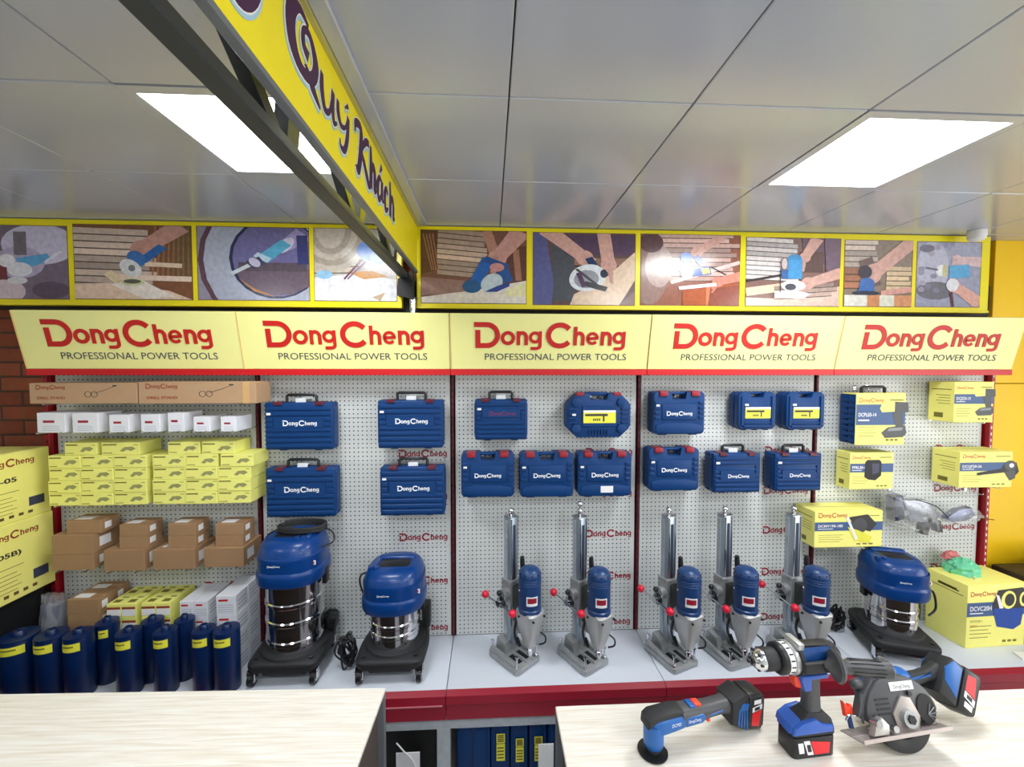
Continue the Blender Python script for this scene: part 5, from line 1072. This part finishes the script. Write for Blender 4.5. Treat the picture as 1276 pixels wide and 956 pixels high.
# ---------------------------------------------------------------- large yellow box at the right, plastic bag, bits
x0, y0 = PG(1202.7, 808.6, ZD); x1, y1 = PG(1271.8, 801.6, ZD); rz = math.atan2(y1-y0, x1-x0)*.5
W = math.hypot(x1-x0, y1-y0); Hh = PX(1207.5, 730, y0)[1]-ZD; D_ = .195
t = empty('retail_box', 'largest yellow box, on the shelf at the right, picturing a vacuum cleaner', 'box', (x0+math.cos(rz)*W/2-math.sin(rz)*D_, y0+math.sin(rz)*W/2+math.cos(rz)*D_, ZD), rz)
b = B(); b.box(-W/2, W/2, -D_, 0, 0, Hh, YBOX, .003, 2); b.obj('carton', t)
carton_front(t, W, Hh, D_, 'vacuum', .24, .72, .60, 'DCVC20H', (.50, .72), .42)
text(t, 'DCVC20-1', INKO, -W*.44, -D_-.0006, Hh*.41, Hh*.05, W*.2, name='lettering'); text(t, '20V', mat('orange_red_print', (205, 105, 60), .5), -W*.44, -D_-.0006, Hh*.33, Hh*.06, W*.12, name='lettering')
b = B(); b.box(-W/2-.0006, -W/2, -D_*.9, -D_*.15, Hh*.80, Hh*.81, INKO)
for k in range(5): b.box(-W/2-.0006, -W/2, -D_*(.8-.05*(k % 2)), -D_*.3, Hh*(.84+.02*(k % 2)), Hh*(.86+.02*(k % 2)), INKO)
b.obj('side_print', t)
BX = t
zt = ZD+Hh; t = empty('plastic_bag', 'crumpled green plastic bag lying on the largest yellow box', 'bag', (PX(1199, 708, -.11)[0], -.11, zt))
def blob(m, sx, sy, sz, seed, amp=.18):
    r = random.Random(seed); b = B(); n = 22; k = 9; rings = []
    for j in range(k+1):
        f = j/k; ph = f*PI/2; ring = []
        for i in range(n):
            a = 2*PI*i/n; q = 1+r.uniform(-amp, amp)
            ring.append((sx*math.cos(a)*math.cos(ph)*q+1e-4*math.cos(a), sy*math.sin(a)*math.cos(ph)*q+1e-4*math.sin(a), max(0, sz*math.sin(ph)*(1+r.uniform(-amp, amp)*.5)) if j else 0))
        rings.append(ring)
    b.loft(rings, m); return b
blob(GREEN, .085, .06, .075, 4).obj('green_film', t, sharp=8)
c = blob(PINK, .045, .03, .04, 6).obj('pink_film', t, (-.01, .05, .055), sharp=8)
b = B(); b.tube([(-.005, -.05, .01), (-.02, -.075, .004), (-.03, -.09, .004)], .006, mat('pale_twist_tie', (222, 225, 170), .5), 6); b.obj('twist', t)
x, y = PX(1252, 713, .0); t = empty('dark_bin', 'dark bin with a tilted grey lid behind the largest yellow box', 'bin', (5.22, -.12, 0))
zb_ = PX(1250, 714, -.12)[1]; b = B(); b.box(-.15, .35, -.12, .11, 0, zb_, mat('dark_brown_plastic', (48, 40, 26), .5), .01); b.obj('body', t)
b = B(); b.box(-.02, .36, -.005, .005, 0, .10, GREY, .003, 1); o = b.obj('lid', t, (0.0, .0, zb_+.001)); o.rotation_euler = (math.radians(-12), 0, 0)
x, y = PG(1258, 806, ZD); t = empty('plastic_packet', 'small clear and yellow packets lying before the largest yellow box', 'packet', (4.90, -.315, ZD))
b = B(); b.prism([(-.07, -.03), (.03, -.035), (.04, .02), (-.05, .025)], .0005, .008, WHITE, 'z', .002); b.obj('clear_packet', t)
b = B(); b.prism([(-.03, -.02), (.09, -.03), (.09, .02), (0, .015)], .0085, .018, YLAB, 'z', .002); b.obj('yellow_packet', t)
# ---------------------------------------------------------------- cordless tools on the right counter
def battery(t, M, w_=.075, d=.118, h=.062, label=True):
    """slide battery: x across, y long side, z height, label on the -x... side; M places it in the tool's frame"""
    b = B(); b.prism(rrect(-w_/2, w_/2, -d/2, d/2, .012, 3), 0, h, BLK, 'z', .005); b.prism(rrect(-w_/2+.004, w_/2-.004, -d/2+.004, d/2-.004, .010, 3), h-.0, h+.006, BLK2, 'z', .001)
    b.xf(M); bo = b.obj('battery', t)
    for s in (-1, 1):
        b = B(); x = s*(w_/2+.0006)
        q = lambda y, z: (x, y, z)
        b.poly([q(-d*.34, h*.2), q(-d*.0, h*.2), q(d*.1, h*.85), q(-d*.36, h*.72)], mat('battery_red_print', (226, 28, 40), .35)); b.xf(M); b.obj('red_label', bo)
        b = B(); b.poly([q(d*.02, h*.2), q(d*.16, h*.2), q(d*.27, h*.88), q(d*.13, h*.88)], WHITE); b.poly([q(d*.24, h*.3), q(d*.36, h*.3), q(d*.40, h*.8), q(d*.28, h*.8)], WHITE)
        x = s*(w_/2+.001); b.poly([q(d*.07, h*.35), q(d*.16, h*.35), q(d*.2, h*.7), q(d*.11, h*.7)], BLK); b.xf(M); b.obj('white_label', bo)
    b = B(); b.box(-.018, .018, -d/2-.003, -d/2+.022, h*.55, h+.008, ORG, .004, 2); b.xf(M); b.obj('release_button', bo)
    b = B(); b.poly([(-w_*.3, -d/2-.0006, h*.2), (w_*.3, -d/2-.0006, h*.2), (w_*.3, -d/2-.0006, h*.38), (-w_*.3, -d/2-.0006, h*.38)], GREY); b.xf(M); b.obj('grey_label', bo)
    return bo
Rz = lambda a: Matrix.Rotation(math.radians(a), 4, 'Z'); Rx = lambda a: Matrix.Rotation(math.radians(a), 4, 'X'); Ry = lambda a: Matrix.Rotation(math.radians(a), 4, 'Y')
# drill driver: +x towards the chuck, handle down, battery foot on the counter
xd, yd_ = PG(1005, 944, ZK)
t = empty('cordless_drill', 'cordless drill standing upright on its battery, chuck to the left', 'drill', (3.026, -1.198, ZK), math.radians(184))
battery(t, Rz(270), .060, .120, .056)
b = B(); rings = []
for z, x0_, x1_, hy in ((.0605, -.062, .064, .030), (.072, -.062, .060, .029), (.092, -.056, .035, .026), (.104, -.042, .018, .022), (.112, -.034, .008, .020)): rings.append([(p_[0], p_[1], z) for p_ in rrect(x0_, x1_, -hy, hy, .012, 3)])
b.loft(rings, BLK2); b.obj('foot', t)
b = B()
for s in (-1, 1): b.prism([(-.05, .068), (.062, .066), (.058, .082), (.034, .098), (-.0, .104), (-.02, .09), (-.05, .084)], s*.027-.006, s*.027+.006, BLUEV, 'y', .003)
b.prism([(.030, .0655), (.066, .0655), (.060, .084), (.036, .1)], -.024, .024, BLUEV, 'y', .004); b.obj('foot_panel', t)
b = B(); rings = []
for z, xc_, rx, ry in ((.104, -.012, .022, .019), (.125, -.012, .020, .018), (.15, -.010, .020, .018), (.175, -.006, .022, .0185), (.20, -.001, .026, .020), (.225, .004, .034, .023)): rings.append([(xc_+p_[0], p_[1], z) for p_ in rrect(-rx, rx, -ry, ry, ry*.7, 4)])
b.loft(rings, GRYD); b.obj('grip', t)
b = B(); b.prism([(.004, .172), (.022, .17), (.034, .20), (.034, .222), (.006, .222)], -.0215, .0215, BLUEV, 'y', .003); b.obj('grip_panel', t)
b = B(); b.prism([(.024, .172), (.040, .176), (.046, .196), (.046, .214), (.024, .214)], -.011, .011, ORG, 'y', .004); b.obj('trigger', t)
ZA = .252; b = B(); b.lathe([(.002, -.075), (.024, -.072), (.033, -.058), (.034, -.02), (.034, .035), (.036, .036), (.036, .05), (.032, .052)], BLUE, (0, 0, ZA), 28, 'x')
b.obj('motor_housing', t)
b = B(); b.lathe([(.002, -.079), (.020, -.078), (.030, -.068), (.0345, -.056), (.0345, -.046), (.033, -.045)], BLK2, (0, 0, ZA), 28, 'x'); b.prism([(-.05, ZA+.02), (.03, ZA+.024), (.03, ZA+.037), (-.045, ZA+.034)], -.014, .014, BLK, 'y', .004); b.obj('rear_cap', t)
for s in (-1, 1): o = text(t, 'DongCheng', LOGW, .0, s*.0348, ZA-.006, .016, .05, yaw=(0 if s < 0 else PI), align='CENTER', name='wordmark')
b = B(); b.box(-.03, .046, -.036, .036, ZA-.040, ZA-.028, BLUEV, .005, 2); b.obj('trim_panel', t)
b = B(); b.lathe([(.030, .050), (.039, .051), (.040, .056), (.040, .062), (.036, .063)], mat('silver_plastic', (190, 192, 192), .3, .5), (0, 0, ZA), 32, 'x'); b.lathe([(.034, .063), (.037, .064), (.037, .078), (.034, .079)], WHITE, (0, 0, ZA), 32, 'x')
for k in range(16): a = 2*PI*k/16; b.box(.066, .076, .0372*math.cos(a)-.0012, .0372*math.cos(a)+.0012, ZA+.0372*math.sin(a)-.0012, ZA+.0372*math.sin(a)+.0012, BLK)
b.obj('torque_scale', t)
b = B(); b.lathe([(.033, .079), (.038, .080), (.038, .090), (.035, .094), (.030, .096)], BLK, (0, 0, ZA), 32, 'x'); b.obj('torque_collar', t)
b = B(); b.lathe([(.020, .094), (.0265, .097), (.0275, .102), (.0275, .130), (.025, .134)], BLK2, (0, 0, ZA), 32, 'x'); b.lathe([(.0255, .133), (.0255, .142), (.020, .150), (.014, .156), (.008, .158)], CHR, (0, 0, ZA), 32, 'x'); b.lathe([(.010, .156), (.010, .162), (.005, .163), (.005, .170), (.002, .172)], BLK, (0, 0, ZA), 16, 'x')
for k in range(6): a = 2*PI*k/6; b.box(.134, .150, .022*math.cos(a)-.003, .022*math.cos(a)+.003, ZA+.022*math.sin(a)-.003, ZA+.022*math.sin(a)+.003, BLKV, .001, 1)
b.obj('chuck', t)
# side handle, clamped round the collar, pointing to the viewer's right
b = B(); b.lathe([(.038, .040), (.043, .041), (.043, .050), (.038, .051)], BLK2, (0, 0, ZA), 28, 'x'); b.box(.036, .054, -.02, .03, ZA+.034, ZA+.052, mat('silver_plastic', (190, 192, 192), .3, .5), .004, 2)
b.box(-.03, .052, .040, .052, ZA-.012, ZA+.016, BLK2, .004, 2); b.obj('handle_clamp', t)
M = Tr(-.010, .056, ZA+.012) @ Rz(164) @ Ry(-2) @ Matrix.Scale(.95, 4)
b = B(); b.lathe([(.004, -.015), (.012, -.006), (.022, .004), (.036, .008), (.040, .014), (.036, .020), (.026, .024), (.018, .030), (.0165, .034), (.0185, .05), (.020, .08), (.0185, .11), (.0205, .128), (.021, .136), (.018, .140), (.012, .1395), (.011, .132), (.002, .131)], GRYD, (0, 0, 0), 28, 'x')
for k in range(12): a = 2*PI*k/12; b.box(.045, .12, .0195*math.cos(a)-.001, .0195*math.cos(a)+.001, .0195*math.sin(a)-.001, .0195*math.sin(a)+.001, BLK2)
b.xf(M); b.obj('side_handle', t)
# oscillating tool: +x from the head back to the battery
xh, yh = PG(814, 937, ZK); xq, yq = PG(935, 914, ZK)
t = empty('oscillating_tool', 'blue and black oscillating multi tool with a dark half round blade', 'power tool', (xh, yh+.0, ZK), math.atan2(yq-yh, xq-xh)+.10)
b = B(); pts = [(.029*math.cos(a)*1.25-.002, .029*math.sin(a)*1.25) for a in (math.radians(25+i*11) for i in range(30))]; b.prism(pts, .001, .0032, BLK, 'z'); b.cyl((0, 0, .0032), (0, 0, .010), .013, CHR, n=20); b.cyl((0, 0, .009), (0, 0, .016), .019, BLK2, n=24); b.obj('blade', t)
b = B(); b.lathe([(.020, .0155), (.0235, .020), (.0245, .03), (.025, .070), (.024, .076)], BLUEB, n=32)
rings = []
for x, hy, z0_, z1_ in ((-.012, .018, .055, .085), (.0, .0245, .050, .090), (.03, .0255, .052, .092), (.06, .025, .058, .095), (.075, .025, .062, .097)): rings.append([(x, p_[0], p_[1]) for p_ in rrect(-hy, hy, z0_, z1_, .012, 4)])
b.loft(rings, BLUEB); b.obj('gear_head', t)
b = B(); b.prism([(-.027, .074), (-.024, .094), (-.01, .103), (.05, .106), (.075, .106), (.075, .093), (.0, .088), (-.015, .080)], -.021, .021, BLK2, 'y', .006); b.obj('top_cover', t)
rings = []
for x, hy, z0_, z1_ in ((.070, .0245, .060, .105), (.10, .024, .063, .107), (.13, .023, .070, .108), (.16, .021, .076, .110), (.20, .021, .082, .116), (.225, .024, .080, .122)): rings.append([(x, p_[0], p_[1]) for p_ in rrect(-hy, hy, z0_, z1_, .015, 4)])
b = B(); b.loft(rings, GRYD); b.obj('body', t)
b = B(); b.prism([(.078, .068), (.125, .075), (.136, .082), (.136, .092), (.128, .098), (.078, .092)], -.0252, .0252, BLUEB, 'y', .003); b.obj('side_panel', t)
b = B(); b.prism([(.155, .088), (.192, .097), (.192, .101), (.150, .092)], -.0222, .0222, BLUEB, 'y', .001); b.obj('grip_stripe', t)
b = B(); b.box(.098, .116, -.013, .013, .105, .111, BLUEB, .002, 2); b.obj('switch_base', t)
b = B(); b.box(.114, .134, -.011, .011, .106, .114, ORG, .003, 2); b.obj('slide_switch', t)
b = B(); b.box(.146, .156, -.019, .019, .070, .078, ORG, .003, 2); b.obj('lever', t)
o = text(t, 'DongCheng', LOGW, .084, -.0258, .079, .011, .036, name='wordmark'); o.rotation_euler = (0, -.12, 0)
o = text(t, 'DCMD', LOGW, .035, -.0259, .073, .012, .026, name='lettering')
b = B(); b.prism([(.215, .062), (.256, .046), (.272, .050), (.268, .136), (.252, .142), (.215, .122)], -.031, .031, BLK2, 'y', .007); b.obj('rear_housing', t)
b = B()
for k in range(4): b.prism([(.230+.009*k, .062-.004*k), (.235+.009*k, .060-.004*k), (.238+.008*k, .102), (.233+.008*k, .104)], -.0325, .0325, BLUEB, 'y', .001)
b.prism([(.233, .1), (.262, .104), (.265, .118), (.245, .120)], -.0328, .0328, BLUEB, 'y', .001); b.obj('blue_vents', t)
battery(t, Tr(.266, 0, .092) @ Ry(92) @ Rz(90), .064, .096, .046)
t.scale = (1.05, 1.05, 1.05); t.location.z += .002
SHR = Matrix.Identity(4); SHR[2][0] = -.15; SHR[2][3] = .15*.03
for o in list(t.children_recursive):
    if o.name.startswith('blade') or o.type != 'MESH': continue
    if 'lettering' in o.name or 'wordmark' in o.name: o.location = SHR @ o.location; o.rotation_euler = (0, .02, 0); continue
    for v_ in o.data.vertices:
        if v_.co.x > .03: v_.co.z -= .15*(v_.co.x-.03)
# circular saw: +x to the right end (handle), y away from the viewer, built in the plane of its blade
xs_, ys_ = PG(1135, 944, ZK)
t = empty('circular_saw', 'cordless circular saw with grey guard and aluminium base plate', 'circular saw', (xs_-.0, ys_+.0, ZK+.0), math.radians(4)); t.rotation_euler[0] = math.radians(-20); t.location.z += .006
CZ = .088; R_ = .085; tl = math.radians(4)
b = B(); L = [(R_*math.cos(a), CZ+R_*math.sin(a)) for a in (math.radians(195+i*7.5) for i in range(21))]; inn = [(R_*.62*math.cos(a), CZ+R_*.62*math.sin(a)) for a in (math.radians(345-i*7.5) for i in range(21))]
b.prism(L+inn, -.004, .020, BLK2, 'y', .003); b.obj('lower_guard', t)
b = B(); b.lathe([(.0, -.0), (.072, .0), (.072, .002), (.0, .002)][0:4], STEEL, (0, 0.006, CZ), 40, 'y') if False else b.cyl((0, .006, CZ), (0, .008, CZ), .073, mat('blade_steel', (165, 168, 172), .3, .8), n=48); b.obj('blade', t)
b = B(); L = [(.105*math.cos(a), CZ+.092*math.sin(a)) for a in (math.radians(6+i*8) for i in range(22))]
b.prism(L+[(-.10, CZ-.008), (-.02, CZ-.022), (.09, CZ-.012)], -.012, .030, GRYD, 'y', .006)
b.prism([(-.125, CZ+.005), (-.105, CZ+.005), (-.055, CZ+.078), (-.02, CZ+.09), (-.06, CZ+.086), (-.1, CZ+.05)], -.004, .02, GRYD, 'y', .004)
for k in range(4): b.box(-.075, -.035, -.0145, -.0118, CZ+.008+.011*k, CZ+.012+.011*k, BLK2, .001, 1)
b.obj('upper_guard', t)
b = B(); b.prism([(-.03, CZ-.03), (.03, CZ-.03), (.042, CZ+.0), (.026, CZ+.042), (.0, CZ+.048), (-.035, CZ+.01)], -.018, -.011, mat('cast_gear_cover', (165, 158, 152), .4, .5), 'y', .003); b.cyl((0, -.018, CZ), (0, -.030, CZ), .020, CAST, n=28); b.cyl((0, -.030, CZ), (0, -.034, CZ), .011, BLK2, n=6); b.cyl((.028, -.012, CZ+.05), (.028, -.0185, CZ+.05), .006, BLK, n=12); b.obj('gear_cover', t)
b = B(); pts = [(.068+.026*math.cos(a), CZ+.012+.034*math.sin(a)) for a in (2*PI*i/20 for i in range(20))]; b.prism(pts, -.0145, -.0115, BLKV, 'y'); 
for k in range(5): a = -.9+k*.5; b.cyl((.068, -.0155, CZ+.0), (.068+.026*math.cos(a), -.0155, CZ+.0+.026*math.sin(a)), .0012, GREY, n=6)
b.obj('viewing_port', t)
b = B(); b.box(-.022, .048, -.0135, -.0121, CZ+.058, CZ+.078, WHITE, .0003, 1); b.obj('name_plate', t)
text(t, 'DongCheng', GRYD, .013, -.0139, CZ+.063, .012, .05, align='CENTER', name='wordmark')
b = B(); b.box(-.155, .105, -.036, -.004, .0, .0035, mat('aluminium_plate', (190, 178, 174), .35, .6), .001, 1); b.box(-.155, -.085, -.004, .035, .0, .0035, mat('aluminium_plate', (190, 178, 174), .35, .6), .001, 1); b.box(-.085, .105, .030, .035, .0, .0035, mat('aluminium_plate', (190, 178, 174), .35, .6), .001, 1)
b.box(-.155, .105, -.038, -.035, .0, .009, mat('aluminium_plate', (190, 178, 174), .35, .6), .001, 1)
b.xf(Tr(0, 0, CZ-.032) @ Ry(-2) ); b.obj('base_plate', t)
b = B(); b.prism([(-.12, CZ-.026), (-.075, CZ-.026), (-.068, CZ-.006), (-.084, CZ+.012), (-.104, CZ+.002)], -.034, -.014, mat('satin_silver', (190, 186, 182), .35, .7), 'y', .004); b.cyl((-.098, -.036, CZ+.0), (-.098, -.014, CZ+.0), .009, CHR, n=16); b.cyl((-.055, -.036, CZ-.014), (-.055, -.014, CZ-.014), .008, CHR, n=16); b.obj('bevel_bracket', t)
b = B(); b.cyl((-.132, .02, CZ-.026), (-.132, .02, CZ+.004), .006, BLUED, n=14); b.prism([(-.145, CZ+.002), (-.121, CZ+.002), (-.119, CZ+.026), (-.126, CZ+.028), (-.130, CZ+.022), (-.142, CZ+.036)], .014, .027, ORG, 'y', .003); b.obj('fence_lever', t)
b = B(); b.tube([(-.112, .0, CZ-.01), (-.108, .0, CZ+.03), (-.1, 0, CZ+.052), (-.094, 0, CZ+.04), (-.102, 0, CZ+.012)], .003, GRYD, 8); b.tube([(-.16, .0, CZ-.0), (-.148, 0, CZ+.01), (-.13, 0, CZ+.008)], .0025, CHR, 8); b.obj('wire_loop', t)
b = B(); b.ball((-.085, .02, CZ+.068), .016, GRYD, 16, (1.2, 1, .9)); b.obj('front_knob', t)
b = B(); b.tube([(-.01, .018, CZ+.08), (-.008, .02, CZ+.112), (.004, .02, CZ+.124), (.016, .02, CZ+.112), (.02, .018, CZ+.08)], .006, GRYD, 10); b.obj('guard_lever', t)
b = B(); b.prism([(-.06, CZ+.082), (-.03, CZ+.09), (-.025, CZ+.098), (-.055, CZ+.094)], .0, .04, BLUEB, 'y', .003); b.obj('blue_trim', t)
b = B(); b.lathe([(.002, .028), (.040, .029), (.043, .04), (.043, .09), (.036, .104), (.002, .106)], BLUED, (.01, 0, CZ+.02), 28, 'y'); b.obj('motor', t)
b = B(); b.ball((.068, .05, CZ+.064), .034, BLUEB, 20, (1.1, .8, .8)); b.box(.06, .096, .022, .06, CZ+.02, CZ+.07, BLUED, .008, 3); b.obj('handle_root', t)
b = B(); rings = []
for x, hz, zc_ in ((.09, .020, CZ+.052), (.11, .017, CZ+.056), (.14, .0145, CZ+.060), (.17, .0155, CZ+.064), (.19, .021, CZ+.066), (.20, .026, CZ+.066)): rings.append([(x, .052+p_[0], zc_+p_[1]) for p_ in rrect(-.018, .018, -hz, hz, .013, 4)])
b.loft(rings, BLK2); b.obj('rear_grip', t)
b = B(); b.prism([(.10, CZ+.058), (.158, CZ+.064), (.165, CZ+.074), (.16, CZ+.07), (.10, CZ+.064)], .0325, .0715, BLUEB, 'y', .001); b.obj('grip_stripe', t)
Mq = Tr(.215, .052, CZ+.05) @ Ry(35)
b = B(); b.prism([(-.035, -.05), (.018, -.058), (.018, .052), (-.02, .056), (-.035, .02)], -.033, .033, BLK2, 'y', .006); b.xf(Mq); b.obj('battery_mount', t)
b = B(); b.prism([(-.030, -.012), (.012, -.040), (.012, .044), (-.016, .052), (-.034, .022)], -.0345, .0345, BLUEB, 'y', .003); b.xf(Mq); b.obj('mount_panel', t)
battery(t, Mq @ Tr(.019, 0, -.002) @ Ry(90) @ Rz(90) @ Rz(180), .068, .118, .048)
